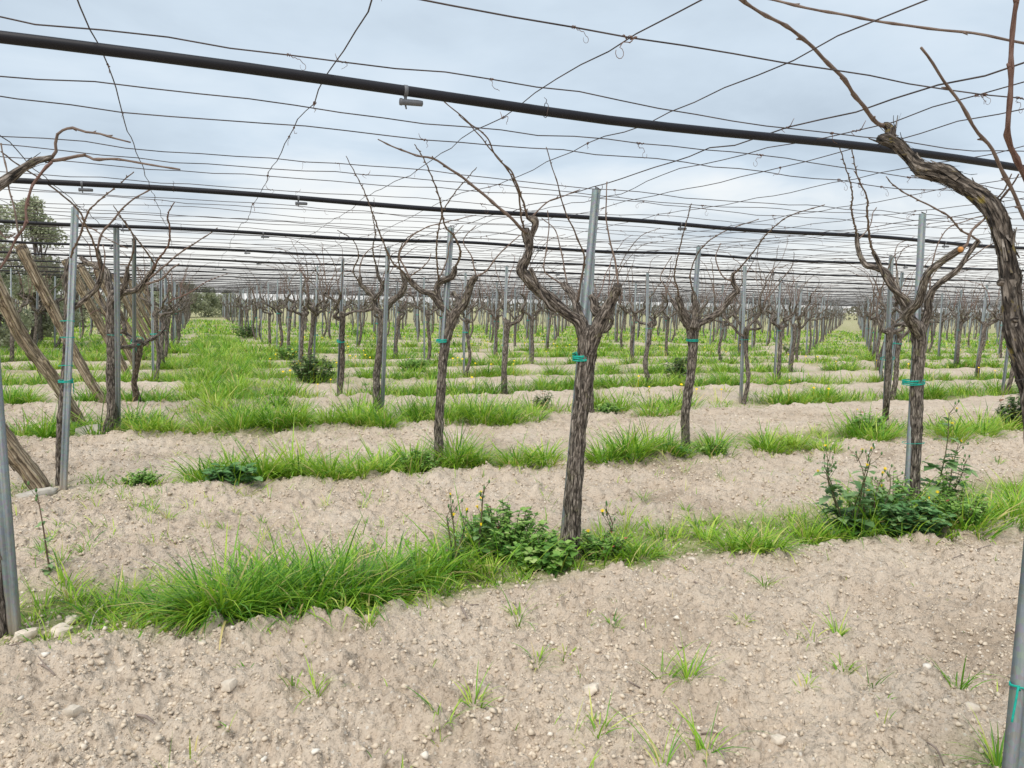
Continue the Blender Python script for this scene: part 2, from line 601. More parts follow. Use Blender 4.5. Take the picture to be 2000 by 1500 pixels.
def soil():
    m, nt, bs, out = new_mat('dry_soil')
    tc = nt.nodes.new('ShaderNodeTexCoord')
    o = tc.outputs['Object']
    nb = nnode(nt, 'ShaderNodeTexNoise', Scale=1.1, Detail=4.0, Roughness=0.6)
    nm = nnode(nt, 'ShaderNodeTexNoise', Scale=18.0, Detail=6.0, Roughness=0.7)
    nf = nnode(nt, 'ShaderNodeTexNoise', Scale=120.0, Detail=5.0, Roughness=0.7)
    vo = nnode(nt, 'ShaderNodeTexVoronoi', Scale=55.0, feature='F1')
    vp = nnode(nt, 'ShaderNodeTexVoronoi', Scale=34.0, feature='F1')
    for n in (nb, nm, nf, vo, vp):
        nt.links.new(o, n.inputs['Vector'])
    c = ramp(nt, nb.outputs['Fac'], [(0.28, (0.50, 0.398, 0.30)), (0.47, (0.68, 0.558, 0.438)), (0.72, (0.76, 0.645, 0.52))])
    c = mixc(nt, 0.8, c, ramp(nt, nm.outputs['Fac'], [(0.32, (0.34, 0.31, 0.28)), (0.45, (0.90, 0.90, 0.90)), (0.70, (1.0, 1.0, 1.0))]), 'MULTIPLY')
    c = mixc(nt, 0.8, c, ramp(nt, nf.outputs['Fac'], [(0.34, (0.40, 0.37, 0.34)), (0.45, (0.92, 0.92, 0.92)), (0.7, (1.0, 1.0, 1.0))]), 'MULTIPLY')
    # small pale grit
    pv = ramp(nt, vp.outputs['Distance'], [(0.16, (1, 1, 1)), (0.24, (0, 0, 0))])
    sel = nt.nodes.new('ShaderNodeSeparateColor')
    nt.links.new(vp.outputs['Color'], sel.inputs[0])
    gt = nnode(nt, 'ShaderNodeMath', operation='GREATER_THAN')
    nt.links.new(sel.outputs[0], gt.inputs[0])
    gt.inputs[1].default_value = 0.72
    mu = nnode(nt, 'ShaderNodeMath', operation='MULTIPLY')
    nt.links.new(pv, mu.inputs[0])
    nt.links.new(gt.outputs[0], mu.inputs[1])
    c = mixc(nt, mu.outputs[0], c, (0.70, 0.635, 0.55))
    cover = attr_node(nt, 'cover').outputs['Fac']
    ncv = ramp(nt, nm.outputs['Fac'], [(0.35, (0.16, 0.20, 0.055)), (0.5, (0.28, 0.31, 0.10)), (0.66, (0.46, 0.39, 0.28))])
    cm = nnode(nt, 'ShaderNodeMath', operation='MULTIPLY')
    nt.links.new(cover, cm.inputs[0])
    cm.inputs[1].default_value = 0.85
    c = mixc(nt, cm.outputs[0], c, ncv)
    nt.links.new(c, bs.inputs['Base Color'])
    bs.inputs['Roughness'].default_value = 1.0
    bs.inputs['Specular IOR Level'].default_value = 0.1
    ad = nnode(nt, 'ShaderNodeMath', operation='MULTIPLY_ADD')
    nt.links.new(vo.outputs['Distance'], ad.inputs[0])
    ad.inputs[1].default_value = -0.7
    nt.links.new(nf.outputs['Fac'], ad.inputs[2])
    ad2 = nnode(nt, 'ShaderNodeMath', operation='ADD')
    nt.links.new(ad.outputs[0], ad2.inputs[0])
    nt.links.new(nm.outputs['Fac'], ad2.inputs[1])
    bump(nt, bs, ad2.outputs[0], 0.7, 0.02)
    return m


M['soil'] = soil()


# ---------------------------------------------------------------- ground
def row_dist(u):
    return (u - U0 + DU / 2) % DU - DU / 2


def smooth(a, b, x):
    t = np.clip((x - a) / (b - a), 0, 1)
    return t * t * (3 - 2 * t)


def gz(x, y):
    """large forms of the ground"""
    x, y = np.asarray(x, float), np.asarray(y, float)
    u, v = to_uv(x, y)
    wob = 0.12 * fbm2(v * 0.9, u * 0.9, 3, 11)
    d = np.abs(row_dist(u) + wob)
    z = 0.035 * fbm2(x * 0.7, y * 0.7, 3, 3) + 0.05 * fbm2(x * 0.11, y * 0.11, 2, 21)
    edge = 0.6 + 0.8 * vn2(v * 1.7, np.floor((u - U0) / DU + 0.5) * 7.3, 31)
    z = z - 0.035 * np.exp(-(d / 0.42) ** 4) + 0.04 * np.clip(edge, 0, 2) * np.exp(-((d - 0.55) / 0.12) ** 2)
    z = z + 0.010 * np.sin((u + 0.10 * fbm2(v * 1.3, u * 2, 2, 5)) * 2 * math.pi / 0.47) * smooth(0.45, 0.7, d)
    r = np.hypot(x, y)
    return z * (1 - smooth(60, 140, r))


def cover_fn(u, v):
    d = np.abs(row_dist(u) + 0.12 * fbm2(v * 0.9, u * 0.9, 3, 11))
    strip = 1 - smooth(0.22, 0.52, d)
    pn = fbm2(u * 0.55, v * 0.55, 3, 41)
    strip = strip * smooth(-0.35, 0.25, pn + 0.15 + smooth(8, 16, u) * 0.15 + 0.4 * fbm2(u * 2.3, v * 1.6, 2, 48))
    mid = smooth(9, 20, u) * smooth(-0.05, 0.30, pn + smooth(16, 38, u) * 0.16 + 0.5 * fbm2(u * 2.1, v * 2.1, 2, 47)) * 0.8
    aisle = smooth(7.5, 10.5, u) * np.exp(-((v - 0.55) / 0.75) ** 4) * 0.8
    return np.clip(np.maximum(np.maximum(strip, mid), aisle), 0, 1)


def clods(x, y, r=None, u=None):
    """tilled relief on top of gz: lumps of several sizes and hollows"""
    r = np.hypot(x, y) if r is None else r
    u = to_uv(x, y)[0] if u is None else u
    near = 1 - smooth(10, 24, r)
    till = 0.5 + 0.5 * smooth(0.25, 0.55, np.abs(row_dist(u)))
    wx, wy = x + 0.03 * fbm2(x * 14, y * 14, 2, 8), y + 0.03 * fbm2(x * 14 + 9, y * 14, 2, 18)
    z = 0.085 * domes(wx, wy, 0.21, 100, 0.35) + 0.060 * domes(wx, wy, 0.12, 101, 0.45)
    z = z + 0.036 * domes(wx, wy, 0.062, 102, 0.7)
    z = z + 0.026 * domes(wx, wy, 0.027, 103, 0.85)
    z = z + 0.045 * fbm2(x * 5, y * 5, 5, 61) - 0.10 * np.clip(vn2(x * 2.6, y * 2.6, 66) - 0.45, 0, 1)
    return near * till * z


def gzd(x, y):
    return gz(x, y) + clods(np.asarray(x, float), np.asarray(y, float))


def build_ground():
    front = np.radians(np.arange(-45, 45.01, 0.13))
    back = np.radians(np.concatenate([np.arange(46, 180, 4.0), np.arange(-180, -45.5, 4.0)]))
    ang = np.concatenate([front, back])
    rr = [0.25]
    while rr[-1] < 18:
        rr.append(rr[-1] * ((1.0042 if rr[-1] < 6 else 1.006) if 2.0 < rr[-1] < 10 else (1.009 if rr[-1] > 2 else 1.06)))
    while rr[-1] < 90:
        rr.append(rr[-1] * 1.025)
    while rr[-1] < 5000:
        rr.append(rr[-1] * 1.5)
    r = np.array(rr)
    A, R = np.meshgrid(ang, r)
    X, Y = np.sin(A) * R, np.cos(A) * R
    u, v = to_uv(X, Y)
    Z = gz(X, Y)
    nf = r < 24
    Z[nf] += clods(X[nf], Y[nf], R[nf], u[nf])
    cov = np.maximum(cover_fn(u, v), 0.75 * smooth(26, 50, u + 0.4 * np.maximum(v, 0)))
    nr, na = R.shape
    V = np.stack([X, Y, Z], 2).reshape(-1, 3)
    i = np.arange(nr - 1)[:, None] * na
    j = np.arange(na)[None, :]
    j2 = (j + 1) % na
    Q = np.stack([i + j, i + na + j, i + na + j2, i + j2], 2).reshape(-1, 4)
    V = np.vstack([V, [0, 0, 0]])
    jj = np.arange(na)
    T = np.stack([np.full(na, len(V) - 1), jj, (jj + 1) % na], 1)
    me = mesh_np('ground', V, Q, T, {'cover': np.append(cov.ravel(), 0)}, True, M['soil'])
    tag(obj('ground', me), 'dry pale tilled soil between the vine rows', kind='structure')


build_ground()


def on_ground(p, dz=0.0):
    return np.array([p[0], p[1], float(gz(p[0], p[1])) + dz])


# ---------------------------------------------------------------- wire net
RNG = np.random.default_rng(7)


def line_points(a, b, amp, seed, sag=0.0):
    """kinked line a->b, finely stepped near the camera"""
    a, b = np.asarray(a, float), np.asarray(b, float)
    L = np.linalg.norm(b - a)
    d = (b - a) / L
    s, out = 0.0, [0.0]
    while s < L:
        p = a + d * s
        r = math.hypot(p[0], p[1])
        s += 0.16 if r < 8 else (0.35 if r < 15 else 1.2)
        out.append(min(s, L))
    s = np.array(out)
    p = a + d[None, :] * s[:, None]
    side = np.array([-d[1], d[0], 0])
    z = amp * (vn2(s * 1.1, s * 0 + seed, 71) * 1.3 + vn2(s * 3.7, s * 0 + seed, 72) * 0.55 + 0.3 * vn2(s * 9, s * 0 + seed, 73))
    y = amp * (vn2(s * 1.3, s * 0 + seed, 74) * 1.2 + vn2(s * 4.1, s * 0 + seed, 75) * 0.5)
    p[:, 2] += z - sag
    return p + side[None, :] * y[:, None]


def raw_tube(p, r, nseg):
    t, n, b = frames(p)
    th = np.arange(nseg) * 2 * math.pi / nseg
    V = (p[:, None, :] + r * (np.cos(th)[None, :, None] * n[:, None, :] + np.sin(th)[None, :, None] * b[:, None, :])).reshape(-1, 3)
    m = len(p)
    i = np.arange(m - 1)[:, None] * nseg
    j = np.arange(nseg)[None, :]
    j2 = (j + 1) % nseg
    return V, np.stack([i + j, i + j2, i + nseg + j2, i + nseg + j], 2).reshape(-1, 4)


def tendril_mesh(seed):
    rg = np.random.default_rng(seed)
    mb = MB()
    kind = seed % 3
    # a tight curl around the wire (wire along local x)
    n = 26
    t = np.linspace(0, 1, n)
    turns = rg.uniform(1.5, 3.5)
    r = 0.003 + 0.003 * rg.random()
    Ls = rg.uniform(0.012, 0.035)
    p = np.stack([(t - 0.5 + 0.12 * np.sin(t * 9 + seed)) * Ls, r * (0.6 + 0.8 * t) * np.cos(t * turns * 2 * math.pi), r * np.sin(t * turns * 2 * math.pi)], 1)
    V, Q, T, bk = tube(p, np.full(n, 0.0014), 4, 0.01)
    mb.add(V, Q, T, bark=bk)
    # loose end hanging down
    q = [p[-1]]
    dx = rg.uniform(-0.3, 0.3)
    for k in range(7):
        q.append(q[-1] + np.array([dx * 0.02 + rg.normal(0, 0.006), rg.normal(0, 0.006), -rg.uniform(-0.004, 0.013)]))
    if kind == 1:
        a = np.linspace(0, 5.2, 9)
        c = q[-1]
        q += [c + np.array([0.012 * math.sin(x) * 1.0, 0.0, -0.014 + 0.014 * math.cos(x)]) for x in a[1:]]
    V, Q, T, bk = tube(q, np.linspace(0.0015, 0.0008, len(q)), 4, 0.01)
    mb.add(V, Q, T, bark=bk)
    if kind == 2:
        V, Q, T, bk = tube([[-Ls / 2, 0, 0], [-Ls / 2 - 0.012, 0.004, 0.012], [-Ls / 2 - 0.02, 0, 0.03]], [0.002, 0.0018, 0.001], 4, 0.01)
        mb.add(V, Q, T, bark=bk)
    return mb.mesh('tendril', M['tendril'], smooth=True)


TENDRILS = [tendril_mesh(k) for k in range(7)]
ORD = ['first', 'second', 'third', 'fourth', 'fifth', 'sixth', 'seventh', 'eighth', 'ninth', 'tenth', 'eleventh', 'twelfth']


def make_wire(a, b, r, amp, seed, label, group, ntend=0, sag=0.0):
    p = line_points(a, b, amp, seed, sag)
    V, Q = raw_tube(p, r, 5 if r > 0.003 else 4)
    o = obj('trellis_wire', mesh_np('trellis_wire', V - p[0], Q, None, {'bark': np.zeros((len(V), 3))}, True, M['wire']), loc=p[0])
    tag(o, label, 'wire', group)
    rg = np.random.default_rng(seed + 500)
    cand = [k for k in range(1, len(p) - 1) if in_view(p[k], 0.66) and math.hypot(p[k][0], p[k][1]) < 9 and p[k][1] > 1.6]
    if ntend and cand:
        for k in rg.choice(cand, min(ntend, len(cand)), replace=False):
            c = obj('tendril', TENDRILS[rg.integers(len(TENDRILS))], o)
            c.location = Vector(p[k] - p[0])
            dd = p[k + 1] - p[k - 1]
            c.rotation_euler = (0, 0, math.atan2(dd[1], dd[0]) + (math.pi if rg.random() < .5 else 0))
            s = rg.uniform(0.5, 1.05)
            c.scale = (s, s, s)
    return o


def vmin_of(u):
    return max(-16.0, -0.80 * u / 2.2 - 3)


V_OFFS = [0.0, 0.55, 1.2, 1.73, 1.95, 0.27, 2.38]            # wires along the rows, from one row to the next
U_OFFS = [0.0, 0.53, 1.18, 1.88, 2.40, 0.19]           # wires across the rows
seed = 0
near_v, near_u, right_n = 0, 0, 0
u_row = U0
ri = 0
while u_row < UEND:
    for k, of in enumerate(V_OFFS):
        seed += 1
        u = u_row + of + (RNG.normal(0, 0.03) if ri > 0 else 0)
        if u < 1.6 or (k > 4 and (ri == 0 or u > 26)) or (u > 42 and k in (1, 3)) or (u > 50 and k == 2):
            continue
        v0, v1 = -0.45 * u - 2.5, min(2.8 * u + 6, 74)
        if u < 2.0:
            lab = 'nearest thin rusty wire, crossing the upper right sky'
        elif u < 13.0:
            near_v += 1
            where = {0: 'running over the post tops', 1: 'just behind the post tops', 2: 'laid along the black pipe', 3: 'just behind the black pipe', 4: 'between the black pipe and the next posts', 5: 'a hand behind the post tops', 6: 'a hand before the next post tops'}[k]
            lab = '%s-bay wire parallel to the pipes, %s' % (ORD[ri], where)
        else:
            lab = 'thin rusty wire parallel to the pipes far back in the trellis net'
        z = ZW + (0.02 if k == 2 else 0.0) + RNG.normal(0, 0.008)
        make_wire(P(u, v0, z), P(u, v1, z), 0.0022 if u < 7 else 0.0027, 0.014, seed, lab, 'wires running along the rows', 6 if u < 7 else 0)
    u_row += DU
    ri += 1
for j in range(-4, 23):
    for k, of in enumerate(U_OFFS):
        seed += 1
        v = V0 + j * DV + of
        if k == 5 and (j < 1 or v > 22):
            continue
        if v > 20 and k in (1, 3):
            continue
        if v > 42 and k != 0:
            continue
        u0 = max(0.5, (v - 6) / 2.6)
        u0 = max(u0, -v / 0.45 - 4) if v < 0 else u0
        if u0 > UEND - 4:
            continue
        if k == 5 and v < 9:
            lab = 'thin receding wire close beside the wire over the %s line of posts' % {1: 'centre', 2: 'sow-thistle vine'}.get(j, ORD[j])
        elif -0.6 < v < 2.2:
            near_u += 1
            lab = {1: 'wire receding to the left aisle, leftmost to cross the near black pipe',
                   2: 'wire receding to the left aisle, second to cross the near black pipe',
                   3: 'wire receding to the left aisle, third to cross the near black pipe',
                   4: 'wire receding leftward, crossing the near pipe right of its middle',
                   0: 'wire receding leftward over the big centre post'}.get(k)
        elif v < -0.6 and v > -1:
            lab = 'wire running over the tops of the left-hand line of posts'
        elif v < 8.2 and v > 0:
            lab = '%s receding wire to the right of the big centre post' % ORD[min(11, right_n)]
            right_n += 1
        elif v < 0:
            lab = 'thin rusty wire receding over the block left of the slanting poles'
        else:
            lab = 'thin rusty wire receding over the far right rows'
        th = 0.0028 if k == 0 else 0.0021
        make_wire(P(u0, v, ZW + 0.006), P(UEND, v, ZW + 0.006), th, 0.018, seed, lab, 'wires running across the rows', 5 if -0.6 < v < 5.5 else 0)

# the loose pruned cane-thick wire at the top right and the edge cable over the slanting poles
make_wire(P(4.0, -2.18, 2.16), P(UEND, -2.18, 2.16), 0.004, 0.012, 9001, 'edge cable laid over the heads of the slanting wooden poles', None)

# ---------------------------------------------------------------- irrigation pipes


def emitter_mesh():
    mb = MB()
    # clip round the pipe (pipe along local x)
    V, Q, T, bk = tube([[-0.007, 0, 0], [0.007, 0, 0]], [0.0215, 0.0215], 14, 0.007)
    mb.add(V, Q, T, bark=bk)
    V, Q, T, bk = tube([[0, 0, -0.018], [0, 0, -0.042]], [0.006, 0.006], 8, 0.02)
    mb.add(V, Q, T, bark=bk)
    # body lying along the pipe
    V, Q, T, bk = tube([[-0.022, 0, -0.042], [-0.014, 0, -0.042], [-0.010, 0, -0.042], [0.045, 0, -0.040], [0.066, 0, -0.040]], [0.013, 0.0135, 0.0115, 0.0115, 0.0105], 10, 0.012)
    mb.add(V, Q, T, bark=bk)
    V, Q, T, bk = tube([[0, 0.002, -0.05], [0.004, 0.002, -0.066]], [0.004, 0.003], 6, 0.01)
    mb.add(V, Q, T, bark=bk)
    return mb.mesh('emitter', M['emitter'])


EMIT = emitter_mesh()


def pipe_tie_mesh():
    mb = MB()
    t = np.linspace(0, 2 * math.pi, 15)
    p = np.stack([0 * t + 0.002 * np.sin(3 * t), 0.0195 * np.cos(t), 0.0245 * np.sin(t) + 0.004], 1)
    V, Q, T, bk = tube(p, np.full(15, 0.0014), 4, 0.01)
    mb.add(V, Q, T, bark=bk)
    V, Q, T, bk = tube([[0, 0, 0.028], [0.004, 0.002, 0.04], [-0.004, 0.006, 0.048]], [0.0014, 0.0014, 0.001], 4, 0.01)
    mb.add(V, Q, T, bark=bk)
    return mb.mesh('wire_tie', M['wire'])


PTIE = pipe_tie_mesh()
pi_ = 0
u = U0 + 1.28
while u < UEND:
    v0, v1 = -0.45 * u - 2.5, min(2.8 * u + 6, 74)
    s = np.arange(v0, v1, 0.25 if u < 9 else 0.8)
    zz = ZW - 0.012 + 0.010 * np.sin((s - V0) * 2 * math.pi / DV) + 0.006 * vn2(s * 1.1, s * 0 + u, 81)
    uu = u + 0.015 * vn2(s * 0.7, s * 0 + u, 82) + 0.008 * vn2(s * 2.1, s * 0 + u, 83)
    p = np.stack([uu * UX[0] + s * VX[0], uu * UX[1] + s * VX[1], zz], 1)
    V, Q = raw_tube(p, 0.0168, 12 if u < 9 else 6)
    lab = ('thick black irrigation pipe nearest the camera, slanting across the sky' if pi_ == 0 else
           '%s black irrigation pipe back from the camera' % ORD[pi_] if pi_ < 12 else 'black irrigation pipe far back in the trellis net')
    o = obj('irrigation_pipe', mesh_np('irrigation_pipe', V - p[0], Q, None, None, True, M['pipe']), loc=p[0])
    tag(o, lab, 'pipe', 'irrigation pipes hung under the wire net')
    if u < 17:
        ev = np.append(0.69 + 2.93 * np.arange(-4, 12), -0.75) if pi_ else np.array([0.70])
        for q in ev:
            e = P(u, q, 0)
            if not in_view(e, 0.69) or q > v1 - 1 or q < v0 + 1:
                continue
            k = int(np.argmin(abs(s - q)))
            c = obj('emitter', EMIT, o)
            c.location = Vector(p[k] - p[0])
            c.rotation_euler = (0, 0, TH)
            c.scale = (0.85, 0.85, 0.85)
            if u < 9:
                k2 = int(np.argmin(abs(s - q - 0.55)))
                c = obj('wire_tie', PTIE, o)
                c.location = Vector(p[k2] - p[0])
                c.rotation_euler = (0, 0, TH)
    u += DU
    pi_ += 1


# ---------------------------------------------------------------- steel posts
def post_mesh(L=2.27, z0=-0.12, wd=0.045, dp=0.032):
    t = 0.0028
    sec = [(-wd / 2 + 0.011, dp / 2), (-wd / 2, dp / 2), (-wd / 2, -dp / 2), (-0.009, -dp / 2), (-0.006, -dp / 2 + 0.006), (0.006, -dp / 2 + 0.006), (0.009, -dp / 2),
           (wd / 2, -dp / 2), (wd / 2, dp / 2), (wd / 2 - 0.011, dp / 2)]
    sec = np.array(sec)
    tg = np.gradient(sec, axis=0)
    tg /= np.linalg.norm(tg, axis=1)[:, None]
    nr = np.stack([-tg[:, 1], tg[:, 0]], 1)
    inn = sec + nr * t
    loop = np.vstack([sec, inn[::-1]])
    n = len(loop)
    V = np.vstack([np.column_stack([loop, np.full(n, z0)]), np.column_stack([loop, np.full(n, z0 + L)])])
    i = np.arange(n)
    i2 = (i + 1) % n
    Q = np.stack([i, i2, i2 + n, i + n], 1)
    m = n // 2
    k = np.arange(m - 1)
    capq = np.stack([n + k, n + k + 1, n + (n - 2 - k), n + (n - 1 - k)], 1)
    return mesh_np('steel_post', V, np.vstack([Q, capq]), None, None, False, M['steel'])


POST = post_mesh()


def hook_mesh():
    mb = MB()
    V, Q, T, bk = tube([[-0.02, 0, 2.12], [-0.012, 0.0, 2.158], [0, 0.01, 2.165], [0.02, 0, 2.16], [0.035, -0.01, 2.15]], [0.0025] * 5, 5, 0.01)
    mb.add(V, Q, T, bark=bk)
    V, Q, T, bk = tube([[-0.01, 0.0, 2.14], [0.02, 0.012, 2.162], [0.05, 0.006, 2.158], [0.062, 0, 2.17], [0.055, 0, 2.185]], [0.002] * 5, 5, 0.01)
    mb.add(V, Q, T, bark=bk)
    return mb.mesh('wire_hook', M['wire'])


HOOK = hook_mesh()


def coil_mesh(rx, ry, turns, wire, seed, tail=True, pitch=0.006):
    rg = np.random.default_rng(seed)
    n = int(16 * turns)
    t = np.linspace(0, turns * 2 * math.pi, n)
    p = np.stack([rx * np.cos(t) * (1 + 0.02 * np.sin(3 * t)), ry * np.sin(t), pitch * t / 6.28 + 0.003 * np.sin(t * 1.7 + seed)], 1)
    mb = MB()
    V, Q, T, bk = tube(p, np.full(n, wire), 5, 0.03)
    mb.add(V, Q, T, bark=bk)
    if tail:
        q = p[-1]
        V, Q, T, bk = tube([q, q + [0.02, -0.01, 0.012], q + [0.03, -0.02, -0.02], q + [0.033, -0.02, -0.07], q + [0.028, -0.022, -0.11]], [wire] * 4 + [wire * .6], 5, 0.03)
        mb.add(V, Q, T, bark=bk)
    return mb.mesh('tie', M['twine'])


TIES = [coil_mesh(0.085, 0.062, 2.2, 0.003, 1), coil_mesh(0.082, 0.06, 3.4, 0.0035, 2, True, 0.007), coil_mesh(0.08, 0.06, 1.3, 0.003, 3, False)]


def place_post(base, top, label, group='galvanised posts of the vineyard', hook=False, spin=None, tie=None):
    base, top = Vector(base), Vector(top)
    z = (top - base).normalized()
    x = Vector((math.cos(TH), math.sin(TH), 0)) if spin is None else Vector((math.cos(spin), math.sin(spin), 0))
    y = z.cross(x).normalized()
    x = y.cross(z)
    s = (top - base).length / 2.15
    o = bpy.data.objects.new('steel_post', POST)
    COL.objects.link(o)
    o.matrix_world = Matrix(((x.x, y.x, z.x * s, base.x), (x.y, y.y, z.y * s, base.y), (x.z, y.z, z.z * s, base.z), (0, 0, 0, 1)))
    tag(o, label, 'post', group)
    if hook:
        obj('wire_hook', HOOK, o)
    return o


# ---------------------------------------------------------------- vines
def cane_tube(mb, pts, r0, r1, seed, nseg=6, step=0.03, buds=True):
    """thin shoot with swollen nodes"""
    pts = np.asarray(pts, float)
    L = np.sum(np.linalg.norm(np.diff(pts, axis=0), axis=1))
    rad = np.linspace(r0, r1, len(pts))
    p, r = resample(pts, rad, step)
    s = np.concatenate([[0], np.cumsum(np.linalg.norm(np.diff(p, axis=0), axis=1))])
    if buds:
        ph = (s / 0.085 + seed * 0.37) % 1.0
        node = np.exp(-((ph - 0.5) / 0.12) ** 2)
        r = r * (1 + 0.45 * node)
        rg = np.random.default_rng(seed)
        # zigzag at the nodes
        t, n, b = frames(p)
        zz = 0.0016 * np.sin(s / 0.085 * math.pi + seed) + 0.0025 * vn2(s * 5, s * 0 + seed, 3)
        p = p + n * zz[:, None]
    V, Q, T, bk = tube(p, r, nseg, 10.0, 0.0, seed)
    mb.add(V, Q, T, bark=bk)
    if buds and nseg >= 5:
        for k in range(1, int(L / 0.085)):
            if rg.random() < 0.6:
                i = int(np.argmin(abs(s - (k + 0.5 - (seed * 0.37) % 1) * 0.085)))
                d = rg.choice((-1, 1)) * n[i] * 0.8 + t[i] * 0.9 + b[i] * rg.normal(0, .5)
                q = p[i] + d * 0.014
                V, Q, T, bk = tube([p[i], q], [r[i] * 1.1, r[i] * 0.3], 4, 0.01)
                mb.add(V, Q, T, bark=bk)


def vine_root(base, label, group='bare grapevines of the vineyard'):
    e = bpy.data.objects.new('grapevine', None)
    e.empty_display_size = 0.2
    COL.objects.link(e)
    e.location = Vector(base)
    tag(e, label, 'grapevine', group)
    return e


def limb(pxs, D0, D1=None):
    """trace: list of (x, y, halfwidth in px); depth runs from D0 to D1"""
    D1 = D0 if D1 is None else D1
    n = len(pxs)
    pts, rad = [], []
    for k, q in enumerate(pxs):
        D = D0 + (D1 - D0) * k / max(1, n - 1)
        pts.append(at_y(q[0], q[1], D))
        rad.append((q[2] if len(q) > 2 else 1.5) * 0.94 * D / F)
    return pts, rad


def hero_limb(root, name, pxs, D0, D1, seed, mat='bark', parent=None, rough=0.16, lump=0.18, flakes=0, nseg=26, step=0.010):
    pts, rad = limb(pxs, D0, D1)
    mb = MB()
    V, Q, T, bk = tube(pts, rad, nseg, step, rough, seed, lump, True, 13)
    mb.add(V, Q, T, bark=bk)
    if flakes:
        bark_flakes(mb, pts, rad, flakes, seed + 77)
    o = obj(name, mb.mesh(name, M[mat], np.array(root.location)), parent or root)
    return o, np.array(pts), np.array(rad)


def hero_cane(root, pxs, D0, seed, parent=None, r0=1.9, r1=0.9, D1=None, mat='cane', zt=2.24):
    n = len(pxs)
    if D1 is None:
        e = at_y(pxs[-1][0], pxs[-1][1], D0)
        D1 = D0
        if e[2] > zt + 0.06:
            D1 = D0 * (zt - CAMZ) / (e[2] - CAMZ)
    pts = []
    for k, q in enumerate(pxs):
        f = k / (n - 1)
        pts.append(at_y(q[0], q[1], D0 + (D1 - D0) * f))
    mb = MB()
    cane_tube(mb, pts, 0.84 * r0 * D0 / F, 0.84 * r1 * D1 / F, seed)
    return obj('cane', mb.mesh('cane', M[mat], np.array(root.location)), parent or root)


# --- the big centre vine
def centre_vine():
    D = 4.47
    base = on_ground(at_z(1113, 1080))
    g = vine_root(base, 'thick old grapevine with knotted left arm and teal tie, nearest centre of picture')
    hero_limb(g, 'trunk', [(1113, 1112, 23), (1113, 1078, 20), (1117, 1040, 17.5), (1120, 974, 17), (1127, 870, 16), (1136, 790, 15.5), (1142, 730, 16), (1146, 700, 17.5), (1148, 676, 20), (1150, 655, 21), (1152, 640, 17)], D, D - 0.02, 3, flakes=130, rough=0.15, lump=0.1, nseg=36)
    a, *_ = hero_limb(g, 'arm', [(1143, 690, 13), (1139, 657, 12.5), (1128, 626, 12), (1101, 608, 11.5), (1075, 584, 11.5), (1053, 565, 11), (1033, 546, 11.5), (1019, 530, 12), (1020, 517, 9.5), (1028, 504, 9), (1033, 485, 8.5), (1033, 468, 9.5), (1028, 455, 9), (1026, 446, 6)], D - 0.02, D - 0.12, 5, flakes=80, lump=0.28)
    hero_limb(g, 'spur', [(1035, 468, 6), (1041, 452, 6), (1045, 438, 6), (1043, 430, 7.5), (1036, 426, 6), (1029, 424, 3.5)], D - 0.10, D - 0.12, 8, parent=a, nseg=16, lump=0.3)
    hero_limb(g, 'spur', [(1036, 524, 4), (1046, 545, 4), (1057, 574, 4.2), (1073, 600, 4), (1084, 608, 3)], D - 0.17, D - 0.12, 9, parent=a, nseg=12, lump=0.1)
    hero_cane(g, [(1029, 424), (1025, 405), (1016, 378), (999, 336), (971, 308), (950, 266), (922, 245), (868, 198)], D - 0.12, 11, a, 2.4, 1.2)
    hero_cane(g, [(1022, 446), (1018, 420), (1013, 378), (992, 332), (957, 290), (925, 252), (897, 224)], D - 0.12, 12, a, 2.2, 1.1)
    hero_cane(g, [(1028, 455), (1018, 448), (1002, 430), (953, 388), (911, 353), (880, 331), (845, 310), (813, 304), (775, 289), (738, 272)], D - 0.12, 13, a, 4.0, 1.3)
    hero_cane(g, [(1036, 426), (1052, 410), (1075, 390), (1100, 383), (1133, 370)], D - 0.12, 14, a, 1.8, 1.0)
    b, *_ = hero_limb(g, 'arm', [(1149, 690, 14), (1158, 662, 14), (1170, 636, 13.5), (1186, 602, 11.5), (1199, 578, 10.5), (1206, 565, 10.5), (1207, 557, 8.5)], D - 0.03, D - 0.12, 6, flakes=50, lump=0.25)
    hero_cane(g, [(1207, 560), (1206, 540), (1200, 506), (1187, 449), (1184, 400), (1186, 355)], D - 0.12, 15, b, 2.6, 1.1)
    hero_limb(g, 'spur', [(1185, 612, 9), (1165, 605, 9), (1160, 588, 7.5), (1155, 576, 5)], D - 0.02, D + 0.02, 16, parent=b, nseg=14, lump=0.4, flakes=10)
    c, *_ = hero_limb(g, 'arm', [(1143, 655, 11), (1133, 615, 9), (1122, 585, 7.5), (1112, 568, 7), (1101, 556, 6.5)], D + 0.05, D + 0.3, 7, flakes=15, nseg=18, lump=0.3)
    hero_cane(g, [(1103, 558), (1072, 538), (1063, 522), (1070, 470), (1072, 440), (1070, 411)], D + 0.3, 17, c, 1.8, 0.9)
    hero_cane(g, [(1128, 590), (1140, 520), (1141, 497), (1121, 451), (1104, 413), (1090, 360), (1067, 287)], D + 0.12, 18, c, 2.4, 1.0)
    hero_cane(g, [(1110, 566), (1098, 500), (1085, 450), (1058, 425)], D + 0.3, 19, c, 1.7, 0.8)
    ob = obj('tie', coil_mesh(0.062, 0.062, 4.5, 0.0042, 4, True, 0.0085), g)
    ob.location = Vector(at_y(1139, 705, D) - base)
    place_post(on_ground(at_z(1100, 1068)) + np.array([0, 0.03, 0]), at_z(1165, 370, ZW), 'galvanised steel post behind the thick centre vine', hook=True, spin=TH + 0.5)


centre_vine()


